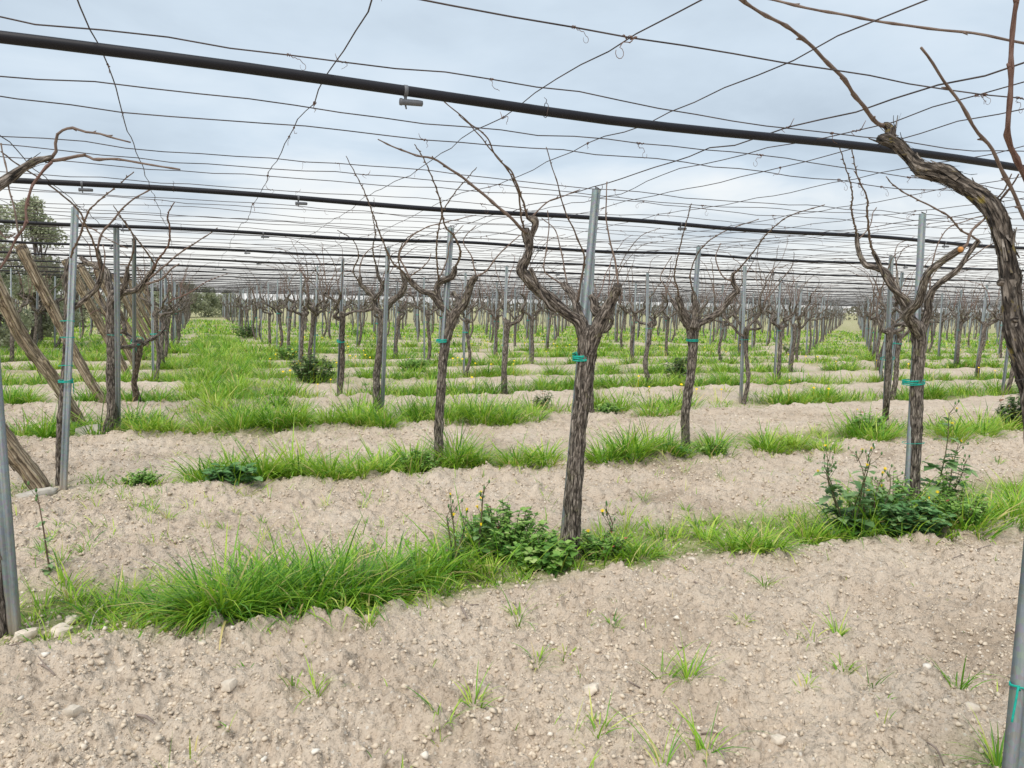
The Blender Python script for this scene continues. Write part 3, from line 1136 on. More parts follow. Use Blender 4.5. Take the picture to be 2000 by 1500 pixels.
# --- the vine with sow thistles at its foot
def right_vine():
    D = 5.36
    base = on_ground(at_z(1784, 1012))
    g = vine_root(base, 'grapevine with open cup of arms and orange pruning cut, sow thistles at its foot')
    hero_limb(g, 'trunk', [(1784, 1025, 15), (1784, 990, 12.5), (1786, 900, 11.5), (1790, 820, 11.5), (1791, 750, 11.5), (1795, 690, 11.5), (1796, 662, 13), (1792, 640, 14), (1788, 630, 9)], D, D - 0.03, 23, flakes=70, rough=0.15, nseg=28, lump=0.1)
    a, *_ = hero_limb(g, 'arm', [(1795, 655, 10), (1783, 632, 10), (1772, 614, 9.5), (1785, 600, 8.5), (1795, 588, 8), (1803, 560, 7.5), (1813, 533, 7), (1840, 510, 6.5), (1860, 497, 6.5), (1878, 486, 7)], D - 0.04, D - 0.5, 24, flakes=30, nseg=20, lump=0.22)
    c = obj('pruning_cut', tube_mesh([at_y(1876, 487, D - 0.53), at_y(1877, 487, D - 0.55)], [0.018, 0.015], M['cut'], 10, np.array(g.location)), a)
    hero_cane(g, [(1880, 484), (1888, 477), (1897, 453), (1923, 427)], D - 0.5, 31, a, 3.6, 2.5)
    hero_cane(g, [(1923, 427), (1935, 405), (1960, 372), (1975, 340)], D - 0.5, 32, a, 2.2, 1.4)
    b, *_ = hero_limb(g, 'arm', [(1800, 648, 9), (1812, 610, 7), (1814, 583, 6.5), (1827, 560, 6), (1853, 540, 5.5), (1873, 523, 5), (1893, 493, 4.5), (1912, 470, 4.5)], D + 0.02, D - 0.2, 25, flakes=15, nseg=16, lump=0.2)
    hero_cane(g, [(1912, 470), (1900, 462), (1873, 447), (1853, 423), (1813, 400), (1773, 380), (1747, 363), (1730, 345)], D - 0.2, 33, b, 2.4, 1.2)
    hero_cane(g, [(1873, 523), (1895, 505), (1915, 490), (1950, 470)], D - 0.15, 34, b, 1.8, 0.9)
    c2, *_ = hero_limb(g, 'arm', [(1786, 640, 10), (1774, 612, 9), (1766, 596, 7.5), (1750, 566, 7), (1738, 545, 6.5), (1727, 530, 6), (1705, 521, 5.5), (1690, 517, 5), (1680, 500, 4.5), (1675, 480, 4.2), (1673, 455, 4)], D + 0.03, D + 0.1, 26, flakes=20, nseg=16, lump=0.2)
    hero_cane(g, [(1673, 455), (1670, 440), (1663, 410), (1665, 387), (1662, 360), (1652, 325), (1640, 285)], D + 0.1, 35, c2, 2.2, 1.0)
    hero_cane(g, [(1675, 470), (1700, 440), (1705, 415), (1712, 405)], D + 0.1, 36, c2, 1.5, 0.8)
    d, *_ = hero_limb(g, 'arm', [(1783, 610, 7), (1770, 585, 5.5), (1745, 565, 5), (1728, 540, 4.5), (1719, 520, 4), (1712, 505, 4.5), (1705, 492, 4.2)], D - 0.1, D - 0.15, 27, nseg=14, lump=0.2)
    hero_cane(g, [(1706, 493), (1700, 473), (1696, 440), (1693, 413), (1694, 387), (1677, 350), (1670, 320), (1663, 285)], D - 0.15, 37, d, 2.6, 1.0)
    hero_cane(g, [(1815, 565), (1820, 520), (1835, 470), (1853, 445), (1890, 430), (1925, 420)], D - 0.2, 38, a, 1.6, 0.9)
    for yy, tn, wr in ((752, 4.2, 0.0038), (866, 1.2, 0.002)):
        ob = obj('tie', coil_mesh(0.075, 0.06, tn, wr, int(yy), tn > 2, 0.009), g)
        ob.location = Vector(at_y(1784, yy, D) - base)
    place_post(on_ground(at_z(1770, 1012)), at_z(1802, 418, ZW), 'galvanised steel post in the cup-shaped vine above the sow thistles', hook=True, spin=TH + 0.3)


def tube_mesh(pts, rad, mat, nseg=8, origin=(0, 0, 0)):
    V, Q, T, bk = tube(pts, rad, nseg, 0.01)
    return mesh_np('piece', V - np.asarray(origin), Q, T, {'bark': bk}, True, mat)


right_vine()


# --- the vine at the right edge whose lichened arm reaches into the picture
def edge_vine():
    base = on_ground(P(1.2, 2.02))
    g = vine_root(base, 'lichen-spotted thick arm of the grapevine standing at the right edge of picture')
    hero_limb(g, 'trunk', [(2020, 1800, 44), (2020, 1640, 38), (2022, 1480, 32), (2034, 1250, 34), (2048, 1000, 34), (2046, 860, 34), (2034, 770, 34), (2025, 735, 34)], 1.97, 2.0, 41, flakes=60, nseg=32, step=0.012)
    a, pts, rad = hero_limb(g, 'arm', [(2026, 760, 27), (2006, 712, 23.5), (1990, 670, 21), (1980, 617, 18), (1976, 567, 17.5), (1970, 517, 16.5), (1961, 467, 16), (1944, 420, 15), (1924, 393, 15.5), (1900, 373, 16.5), (1873, 357, 15), (1847, 343, 16), (1820, 336, 15), (1799, 330, 13.5), (1783, 314, 11.5), (1763, 291, 10.5), (1744, 278, 11), (1730, 273, 12), (1722, 271, 9)], 2.0, 2.62, 42, 'bark_lichen', flakes=190, rough=0.2, lump=0.24, nseg=40, step=0.006)
    hero_limb(g, 'spur', [(1736, 277, 8), (1738, 262, 8.5), (1739, 254, 9), (1733, 246, 8.5), (1725, 244, 6)], 2.60, 2.62, 43, 'bark_lichen', a, flakes=14, nseg=20, lump=0.4, step=0.005)
    hero_cane(g, [(1728, 246), (1713, 240), (1690, 213), (1671, 189), (1650, 157), (1608, 114), (1576, 84), (1545, 58), (1496, 31), (1440, -4), (1390, -40)], 2.62, 44, a, 4.6, 2.9, D1=2.0)
    b, *_ = hero_limb(g, 'arm', [(2040, 790, 22), (2068, 700, 18), (2078, 600, 15), (2062, 500, 13), (2040, 420, 11), (2018, 370, 8)], 2.0, 2.2, 45, 'bark_lichen', flakes=40, nseg=24)
    hero_cane(g, [(2020, 375), (2000, 338), (1985, 312), (1972, 290), (1966, 264), (1968, 250), (1971, 196), (1975, 133), (1977, 60), (1981, 25), (1990, -15), (1996, -60)], 2.2, 46, b, 6.6, 4.8, D1=2.0, mat='red_cane')
    hero_cane(g, [(2060, 520), (2030, 470), (2000, 420), (1965, 350), (1937, 294), (1912, 259), (1877, 203), (1835, 140), (1800, 92)], 2.2, 47, b, 4.4, 2.6, D1=1.85)
    hero_cane(g, [(1948, 405), (1955, 390), (1973, 365), (1988, 340)], 2.3, 48, a, 2.6, 1.8, D1=2.2)
    hero_cane(g, [(1475, -10), (1530, 5), (1600, 20), (1700, 38), (1790, 52), (1900, 65), (1970, 78), (2040, 92)], 2.25, 49, a, 2.4, 2.8, D1=2.05)
    for i, (x, y) in enumerate(((1958, 552), (1985, 625))):
        hero_limb(g, 'knot', [(x, y, 7), (x - 6, y - 1, 7.5), (x - 9, y - 2, 4)], 2.02 + .1 * (1 - i) - 0.03, None, 50 + i, 'bark_lichen', a, nseg=14, lump=0.3)
    pb = np.array([*at_z(1958, 1735)[:2], 0.0])
    top = at_y(2122, 60, 1.93)
    o = place_post(on_ground(pb), top, 'steel post cut off by the lower right edge of picture, green twine on it', spin=0.25)
    ob = obj('tie', coil_mesh(0.031, 0.024, 1.6, 0.0022, 77, False), o)
    f = 0.40
    ob.location = (0, 0, 0.56)
    t2 = tube_mesh([(-0.03, -0.02, 0.562), (-0.042, -0.025, 0.572), (-0.048, -0.028, 0.55), (-0.057, -0.03, 0.49)], [0.0028] * 4, M['twine'], 6)
    obj('tie', t2, o)


edge_vine()


# --- left edge vine and post
def left_edge_vine():
    base = on_ground(at_z(8, 1228))
    D = 3.25
    g = vine_root(base, 'grapevine cut by the left edge, its bent canes reaching along the wires')
    hero_limb(g, 'trunk', [(4, 1240, 18), (4, 1190, 13), (-2, 1080, 12), (-14, 950, 13), (-30, 800, 14), (-45, 680, 15), (-52, 600, 16)], D, D, 61, flakes=40)
    a, *_ = hero_limb(g, 'arm', [(-52, 620, 13), (-60, 540, 11), (-62, 470, 10), (-45, 400, 9), (-10, 368, 9), (10, 353, 9.5), (22, 345, 9.5), (45, 329, 7.5), (70, 315, 7), (85, 312, 5.5), (101, 308, 5)], D, 3.45, 62, flakes=40, nseg=20, lump=0.2)
    hero_cane(g, [(98, 310), (108, 295), (107, 280), (112, 262), (122, 254), (142, 248), (168, 257), (196, 261), (225, 269), (255, 278)], 3.45, 63, a, 4.2, 1.6, D1=3.45)
    hero_cane(g, [(96, 314), (110, 313), (129, 310), (164, 303), (182, 311), (205, 311), (231, 311), (283, 320), (320, 326), (352, 331)], 3.45, 64, a, 4.2, 1.8, D1=3.4)
    hero_cane(g, [(101, 316), (90, 326), (77, 343), (62, 362), (56, 381), (50, 410), (51, 430), (44, 447), (33, 462), (15, 500), (-4, 530)], 3.42, 65, a, 3.2, 2.2, D1=3.3, mat='red_cane')
    hero_cane(g, [(2, 280), (12, 330), (18, 370), (30, 420), (36, 455)], 3.4, 66, a, 1.6, 2.2, D1=3.3)
    hero_cane(g, [(-10, 430), (0, 455), (10, 466), (25, 462), (30, 456)], 3.3, 67, a, 2.4, 1.2, D1=3.3)
    place_post(on_ground(at_z(28, 1224)), at_y(-48, 285, 3.15), 'steel post leaning out of the left edge of picture', spin=0.1)


left_edge_vine()


# --- first vine inside the left edge, thin dark trunk behind its post
def left_thin_vine():
    D = 5.85
    base = on_ground(at_z(117, 950))
    g = vine_root(base, 'grapevine with thin dark trunk behind the tall post, left of picture')
    hero_limb(g, 'trunk', [(116, 960, 7), (115, 920, 6), (117, 837, 6.5), (122, 785, 6.5), (125, 732, 6), (130, 660, 6), (133, 575, 6.5), (132, 533, 6.5), (138, 503, 5)], D + 0.14, D + 0.08, 71, flakes=30, nseg=18)
    a, *_ = hero_limb(g, 'arm', [(131, 612, 6), (140, 606, 5.5), (152, 596, 5), (172, 579, 4.8), (189, 561, 4.5), (199, 532, 4.2), (195, 505, 3.6), (190, 488, 3.2)], D + 0.12, D - 0.1, 72, 'bark', nseg=12, lump=0.2)
    hero_cane(g, [(138, 503), (142, 488), (154, 466), (171, 416), (190, 395), (210, 378), (234, 359), (261, 336)], D - 0.05, 73, None, 2.4, 1.2)
    hero_cane(g, [(190, 490), (198, 458), (227, 423), (248, 399), (280, 378), (308, 364)], D - 0.15, 74, a, 2.6, 1.4)
    hero_cane(g, [(195, 525), (185, 480), (170, 445), (155, 412), (120, 380), (80, 350), (30, 318), (2, 296)], D - 0.1, 75, a, 2.2, 1.4)
    hero_cane(g, [(200, 530), (205, 500), (200, 478)], D - 0.15, 76, a, 1.9, 1.0)
    hero_cane(g, [(150, 420), (165, 440), (185, 450), (215, 470), (250, 485)], D - 0.05, 77, a, 1.6, 0.9)
    for yy in (628, 660, 715, 748):
        ob = obj('tie', coil_mesh(0.05, 0.045, 3.2 if yy == 748 else 1.3, 0.0035 if yy == 748 else 0.0022, yy, yy == 748, 0.007), g)
        ob.location = Vector(at_y(131 if yy < 700 else 128, yy, D - 0.02) - base)
    place_post(on_ground(at_z(123, 953)), at_z(147, 405, ZW), 'tall steel post with several green ties, second post from the left edge', hook=True, spin=0.2)


left_thin_vine()


def left_thick_vine():
    D = 8.2
    base = on_ground(at_z(211, 846))
    g = vine_root(base, 'grapevine with stout dark trunk curving at the foot, beside left aisle')
    hero_limb(g, 'trunk', [(206, 856, 11), (211, 838, 9.5), (219, 802, 9.5), (217, 750, 9), (218, 680, 9), (217, 610, 9), (222, 580, 10), (226, 568, 8)], D, D, 81, flakes=50, nseg=24, step=0.014)
    a, *_ = hero_limb(g, 'arm', [(224, 585, 7), (241, 564, 5.5), (247, 545, 5), (249, 521, 3.8)], D - 0.05, D - 0.2, 82, nseg=14, lump=0.25, flakes=10)
    b, *_ = hero_limb(g, 'arm', [(222, 590, 7), (212, 550, 6.5), (207, 530, 6.5), (190, 519, 6), (172, 514, 5.5), (158, 504, 4.5)], D + 0.05, D + 0.2, 83, nseg=14, lump=0.3, flakes=10)
    c, *_ = hero_limb(g, 'arm', [(228, 585, 7), (245, 570, 6), (268, 566, 6), (283, 550, 5.5), (297, 530, 5), (303, 518, 4)], D - 0.02, D - 0.3, 84, nseg=14, lump=0.25, flakes=10)
    hero_cane(g, [(300, 525), (308, 508), (329, 477), (331, 442), (327, 421), (340, 395)], D - 0.3, 85, c, 2.4, 1.2, mat='red_cane')
    hero_cane(g, [(290, 545), (320, 520), (350, 495), (375, 478), (400, 462), (425, 445)], D - 0.3, 86, c, 2.2, 1.1)
    hero_cane(g, [(285, 555), (315, 545), (335, 525), (350, 515)], D - 0.3, 87, c, 2.6, 1.5)
    hero_cane(g, [(249, 523), (258, 500), (262, 470), (250, 440), (230, 420)], D - 0.2, 88, a, 2.0, 1.0)
    hero_cane(g, [(303, 518), (285, 490), (262, 460), (240, 430), (222, 402)], D - 0.3, 89, c, 2.0, 1.0)
    ob = obj('tie', coil_mesh(0.075, 0.06, 1.4, 0.0028, 89, True), g)
    ob.location = Vector(at_y(223, 655, D) - base)
    place_post(on_ground(at_z(231, 842)), at_z(227, 440, ZW), 'steel post beside the stout dark trunk at the left aisle', hook=True, spin=0.1)


left_thick_vine()


def second_vine():
    D = 7.0
    base = on_ground(at_z(857, 897))
    g = vine_root(base, 'forked grapevine with loose teal twine, directly behind and left of the centre vine')
    hero_limb(g, 'trunk', [(857, 908, 11), (857, 885, 9), (857, 837, 8.8), (861, 767, 8.8), (866, 697, 9), (875, 650, 10), (880, 628, 10.5), (882, 616, 7)], D, D, 91, flakes=50, nseg=24, step=0.014, lump=0.1)
    a, *_ = hero_limb(g, 'arm', [(879, 635, 8), (874, 612, 7.5), (859, 596, 7.5), (845, 575, 7), (824, 568, 6), (803, 550, 5), (791, 535, 4)], D, D - 0.1, 92, nseg=16, lump=0.28, flakes=15)
    b, *_ = hero_limb(g, 'arm', [(862, 602, 7), (855, 580, 6.5), (853, 560, 6.5), (863, 549, 6.5), (878, 543, 6), (886, 535, 5.5), (889, 521, 4)], D - 0.03, D - 0.1, 93, nseg=16, lump=0.28, flakes=12)
    c, *_ = hero_limb(g, 'arm', [(881, 640, 9), (888, 617, 8.5), (904, 596, 8.5), (915, 570, 8), (922, 550, 7), (930, 540, 5.5)], D, D - 0.15, 94, nseg=16, lump=0.22, flakes=15)
    e, *_ = hero_limb(g, 'arm', [(882, 630, 7), (895, 600, 6), (897, 585, 5.5), (885, 572, 5)], D + 0.1, D + 0.3, 95, nseg=12, lump=0.3)
    hero_cane(g, [(889, 521), (897, 505), (899, 487), (885, 459), (869, 441), (861, 399), (845, 350), (827, 308), (810, 282)], D - 0.1, 96, b, 2.5, 1.0)
    hero_cane(g, [(857, 548), (854, 520), (852, 487), (856, 452), (866, 413), (887, 378), (911, 350), (931, 327)], D - 0.1, 97, b, 1.9, 0.9)
    hero_cane(g, [(930, 540), (950, 529), (971, 501), (992, 480), (1016, 459)], D - 0.15, 98, c, 2.2, 1.1)
    hero_cane(g, [(857, 545), (872, 510), (880, 470), (905, 440)], D - 0.1, 99, b, 1.6, 0.8)
    hero_cane(g, [(803, 550), (790, 520), (780, 500), (795, 470), (830, 445), (880, 432), (930, 420)], D - 0.1, 100, a, 2.0, 0.9)
    hero_cane(g, [(791, 535), (775, 520), (765, 510), (740, 450), (725, 410), (705, 360), (675, 305)], D - 0.1, 101, a, 2.0, 0.9)
    hero_cane(g, [(930, 540), (920, 500), (905, 470), (930, 440)], D - 0.15, 102, c, 1.6, 0.8)
    ob = obj('tie', coil_mesh(0.06, 0.055, 3.5, 0.004, 103, True, 0.007), g)
    ob.location = Vector(at_y(865, 668, D) - base)
    ob.rotation_euler = (0, 0, math.pi)
    place_post(on_ground(at_z(851, 900)), at_z(881, 444, ZW), 'steel post of the forked vine with loose teal twine, behind centre vine', hook=True, spin=TH + 0.4)


second_vine()


def third_vine():
    D = 10.0
    base = on_ground(at_z(742, 815))
    g = vine_root(base, 'slender two-armed grapevine rising from a grass tuft, third back from centre vine')
    hero_limb(g, 'trunk', [(744, 820, 8), (738, 800, 7), (735, 750, 7), (742, 680, 7), (748, 640, 8), (750, 622, 7)], D, D, 111, flakes=20, nseg=20, step=0.02)
    a, *_ = hero_limb(g, 'arm', [(749, 632, 7), (743, 612, 6.5), (733, 600, 6), (729, 580, 5.5), (715, 565, 5), (705, 556, 4.5), (703, 540, 3.5)], D, D, 112, nseg=14, lump=0.25)
    a2, *_ = hero_limb(g, 'arm', [(731, 585, 4.5), (745, 568, 4), (747, 555, 3.6), (739, 540, 3.2), (735, 520, 2.6)], D - 0.05, D - 0.1, 113, nseg=12, lump=0.2)
    b, *_ = hero_limb(g, 'arm', [(750, 625, 7), (757, 598, 7), (770, 585, 6.5), (783, 574, 6), (790, 555, 5.5), (787, 540, 4.5), (783, 530, 3)], D, D - 0.1, 114, nseg=14, lump=0.25)
    for k, q in enumerate(([(703, 540), (704, 515), (718, 490), (745, 478)], [(735, 520), (728, 490), (733, 455), (727, 420)], [(783, 530), (778, 500), (790, 470), (815, 452)],
                           [(790, 545), (815, 530), (835, 512), (842, 495)], [(747, 555), (760, 520), (752, 480), (740, 450)], [(705, 556), (690, 530), (700, 500), (690, 470), (660, 450)])):
        hero_cane(g, q, D, 115 + k, (a, a2, b, b, a2, a)[k], 1.6, 0.8)
    place_post(on_ground(at_z(746, 808)), at_z(758, 484, ZW), 'steel post of the slender two-armed vine in the grass tuft', hook=True, spin=TH + 0.3)


third_vine()


def fourth_vine():
    D = 7.7
    base = on_ground(at_z(1340, 886))
    g = vine_root(base, 'wide-armed grapevine with teal band, standing between centre vine and sow-thistle vine')
    hero_limb(g, 'trunk', [(1341, 892, 10), (1340, 870, 8.5), (1338, 820, 8.5), (1343, 770, 8.5), (1349, 732, 8.5), (1353, 680, 9), (1352, 650, 11), (1353, 636, 9)], D, D, 131, flakes=40, nseg=24, step=0.014, lump=0.1)
    a, *_ = hero_limb(g, 'arm', [(1352, 650, 9), (1343, 630, 8.5), (1334, 610, 8), (1328, 592, 7), (1325, 578, 5)], D, D - 0.1, 132, nseg=14, lump=0.28, flakes=10)
    b, *_ = hero_limb(g, 'arm', [(1354, 648, 8), (1368, 631, 7), (1387, 622, 6.5), (1408, 606, 6), (1425, 582, 6), (1440, 568, 5.5), (1433, 556, 4.5), (1430, 545, 4), (1432, 533, 3)], D, D - 0.1, 133, nseg=14, lump=0.25, flakes=10)
    c, *_ = hero_limb(g, 'arm', [(1354, 640, 9), (1358, 615, 8), (1358, 595, 7.5), (1356, 578, 5.5), (1354, 570, 4)], D - 0.08, D - 0.1, 134, nseg=14, lump=0.3, flakes=10)
    d, *_ = hero_limb(g, 'arm', [(1352, 645, 7), (1335, 625, 6), (1322, 600, 5), (1312, 585, 4.5)], D + 0.1, D + 0.3, 135, nseg=12, lump=0.3)
    hero_cane(g, [(1325, 578), (1324, 564), (1317, 543), (1321, 515), (1331, 470), (1345, 417), (1350, 398)], D - 0.1, 136, a, 2.0, 0.9)
    hero_cane(g, [(1432, 533), (1440, 529), (1475, 487), (1496, 459), (1538, 424), (1611, 400)], D - 0.1, 137, b, 2.0, 1.0)
    hero_cane(g, [(1430, 550), (1412, 540), (1402, 520), (1398, 500), (1408, 475)], D - 0.1, 138, b, 1.8, 0.9)
    hero_cane(g, [(1356, 575), (1348, 540), (1358, 505), (1380, 475), (1420, 450), (1482, 428)], D - 0.1, 139, c, 1.8, 0.9)
    hero_cane(g, [(1312, 585), (1300, 560), (1290, 540), (1312, 500)], D + 0.3, 140, d, 1.6, 0.8)
    ob = obj('tie', coil_mesh(0.06, 0.055, 3.5, 0.004, 141, False, 0.007), g)
    ob.location = Vector(at_y(1352, 667, D) - base)
    place_post(on_ground(at_z(1333, 884)), at_z(1365, 482, ZW), 'steel post of the wide-armed vine right of the centre vine', hook=True, spin=TH + 0.4)


fourth_vine()

HERO = {(0, 1), (1, 1), (1, 2), (1, 0), (2, 0), (3, 0), (2, 1), (3, 1), (2, 2)}      # lattice nodes built by hand


# --- prototypes for the other vines
def gen_vine(seed, detail):
    """returns list of (name, parent index, MB, material key) in vine space"""
    rg = np.random.default_rng(seed)
    parts = []
    ns = 18 if detail == 2 else (8 if detail == 1 else 5)
    st = 0.02 if detail == 2 else (0.06 if detail == 1 else 0.26)
    ht = rg.uniform(1.12, 1.36)
    bx, by = rg.normal(0, 0.055, 2)
    r0 = rg.uniform(0.030, 0.044)
    tp = [(rg.normal(0, .03), rg.normal(0, .03), -0.06), (0, 0, 0.05), (bx, by, ht * 0.35), (bx * 0.4 + rg.normal(0, .015), by * 0.4, ht * 0.7), (0, 0, ht), (0, 0, ht + 0.05)]
    mb = MB()
    V, Q, T, bk = tube(tp, [r0 * 1.45, r0 * 1.1, r0, r0 * 0.95, r0 * 1.2, r0 * 0.8], ns, st, 0.15 if detail else 0, seed, 0.12, True, 8)
    mb.add(V, Q, T, bark=bk)
    if detail == 2:
        bark_flakes(mb, tp, [r0 * 1.3, r0, r0, r0, r0, r0], 25, seed)
    parts.append(('trunk', -1, mb, 'bark'))
    na = rg.choice([2, 3, 3, 4])
    a0 = rg.uniform(0, 6.28)
    for k in range(na):
        az = a0 + k * 6.283 / na + rg.normal(0, 0.35)
        d = np.array([math.cos(az), math.sin(az), 0])
        sd = np.array([-d[1], d[0], 0])
        L = rg.uniform(0.30, 0.58)
        top = rg.uniform(1.58, 1.90)
        z0 = ht - rg.uniform(0.0, 0.1)
        pts = [np.array([0, 0, z0])]
        n = 6
        wig = rg.normal(0, 0.055, n + 1)
        kink = rg.normal(0, 0.045, n + 1)
        for i in range(1, n + 1):
            f = i / n
            out = L * (f ** 0.75)
            pts.append(d * (out + kink[i]) + sd * wig[i] + np.array([0, 0, z0 + (top - z0) * f ** 1.25 + rg.normal(0, 0.02)]))
        ra = r0 * rg.uniform(0.5, 0.72)
        rad = [ra * 1.15, ra * 1.05, ra, ra * 0.95, ra * 0.9, ra * 0.8, ra * 0.55]
        mb = MB()
        V, Q, T, bk = tube(pts, rad, max(5, ns - 4), st, 0.16 if detail else 0, seed + k * 7, 0.28, True, 7)
        mb.add(V, Q, T, bark=bk)
        if detail == 2:
            bark_flakes(mb, pts, rad, 10, seed + k)
        parts.append(('arm', -1, mb, 'bark'))
        ai = len(parts) - 1
        tips = [pts[-1], pts[-1], pts[-2]]
        if rg.random() < 0.6 and detail:
            # short spur
            q = pts[3]
            e = q + np.array([rg.normal(0, .05), rg.normal(0, .05), rg.uniform(.1, .2)])
            V, Q, T, bk = tube([q, (q + e) / 2 + rg.normal(0, .015, 3), e], [ra * .7, ra * .6, ra * .4], max(5, ns - 8), st, 0.14, seed + k + 3, 0.2)
            mb.add(V, Q, T, bark=bk)
            tips.append(e)
        nc = rg.integers(2, 5)
        for c in range(nc):
            tip = tips[rg.integers(len(tips))]
            az2 = az + rg.normal(0, 1.1)
            dd = np.array([math.cos(az2), math.sin(az2), 0])
            up = rg.uniform(0.25, 0.65)
            reach = rg.uniform(0.15, 0.85)
            zt = rg.uniform(2.10, 2.45) if rg.random() < 0.75 else rg.uniform(2.4, 2.7)
            q = [tip]
            n = 6
            cv = rg.normal(0, 0.10)
            ss = np.array([-dd[1], dd[0], 0])
            for i in range(1, n + 1):
                f = i / n
                q.append(tip + dd * reach * f ** 1.6 + ss * cv * math.sin(f * 3.0) + np.array([0, 0, (zt - tip[2]) * (1 - (1 - f) ** 1.7)]) + rg.normal(0, 0.012, 3))
            mb2 = MB()
            rc = rg.uniform(0.0045, 0.0075)
            if detail == 2:
                cane_tube(mb2, q, rc, rc * 0.45, seed + k * 5 + c, 6, 0.04)
            else:
                cane_tube(mb2, q, rc * 1.1, rc * 0.55, seed + k * 5 + c, 4 if detail else 3, 0.12 if detail else 0.3, False)
            parts.append(('cane', ai, mb2, 'cane' if rg.random() < .8 else 'red_cane'))
    return parts


def merged(parts):
    mb = MB()
    for nm, pi, m, mt in parts:
        V = np.concatenate(m.V)
        mb.add(V, np.concatenate(m.Q) if m.Q else None, np.concatenate(m.T) if m.T else None, bark=np.concatenate(m.A['bark']))
    return mb


PROTO = []
for s in range(14):
    ps = gen_vine(1000 + s * 13, 2)
    PROTO.append([(nm, pi, mb.mesh(nm, M[mt])) for nm, pi, mb, mt in ps])
MID = [merged(gen_vine(1000 + s * 13, 1)).mesh('grapevine', M['bark']) for s in range(14)]
FARV = []
for s in range(14):
    m = merged(gen_vine(1000 + s * 13, 0))
    FARV.append((np.concatenate(m.V), np.concatenate(m.Q), np.concatenate(m.T), np.concatenate(m.A['bark'])))

nodes = []
for i in range(0, int((UFAR - U0) / DU) + 1):
    for j in range(-9, 34):
        if (i, j) in HERO:
            continue
        v = V0 + j * DV - (0.3 if j < 0 else 0)
        p = P(U0 + i * DU, v)
        if p[1] < 2.5 or abs(p[0]) > 0.70 * p[1] + 0.25:
            continue
        nodes.append((math.hypot(p[0], p[1]), i, j, p))
nodes.sort(key=lambda t: t[0])
LINE = ['next', 'second', 'third', 'fourth', 'fifth', 'sixth', 'seventh', 'eighth', 'ninth']
ORD += ['thirteenth', 'fourteenth', 'fifteenth', 'sixteenth', 'seventeenth', 'eighteenth', 'nineteenth', 'twentieth']
rank = {}
print("lattice nodes in view:", len(nodes))
MEAS = {(3, 3): ((1447, 785), (1455, 520)), (2, 3): ((1727, 825), (1741, 500)), (4, 3): ((1262, 752), (1265, 533)), (4, 1): ((660, 770), (670, 505)), (5, 1): ((612, 740), (620, 520)),
        (4, 0): ((262, 785), (262, 466)), (4, 2): (None, (990, 520))}
farV, farQ, farT, farB, fn = [], [], [], [], 0
fpV, fpQ, fpn = [], [], 0
pm = np.array([v.co for v in POST.vertices])
pq = np.array([list(p.vertices) for p in POST.polygons])
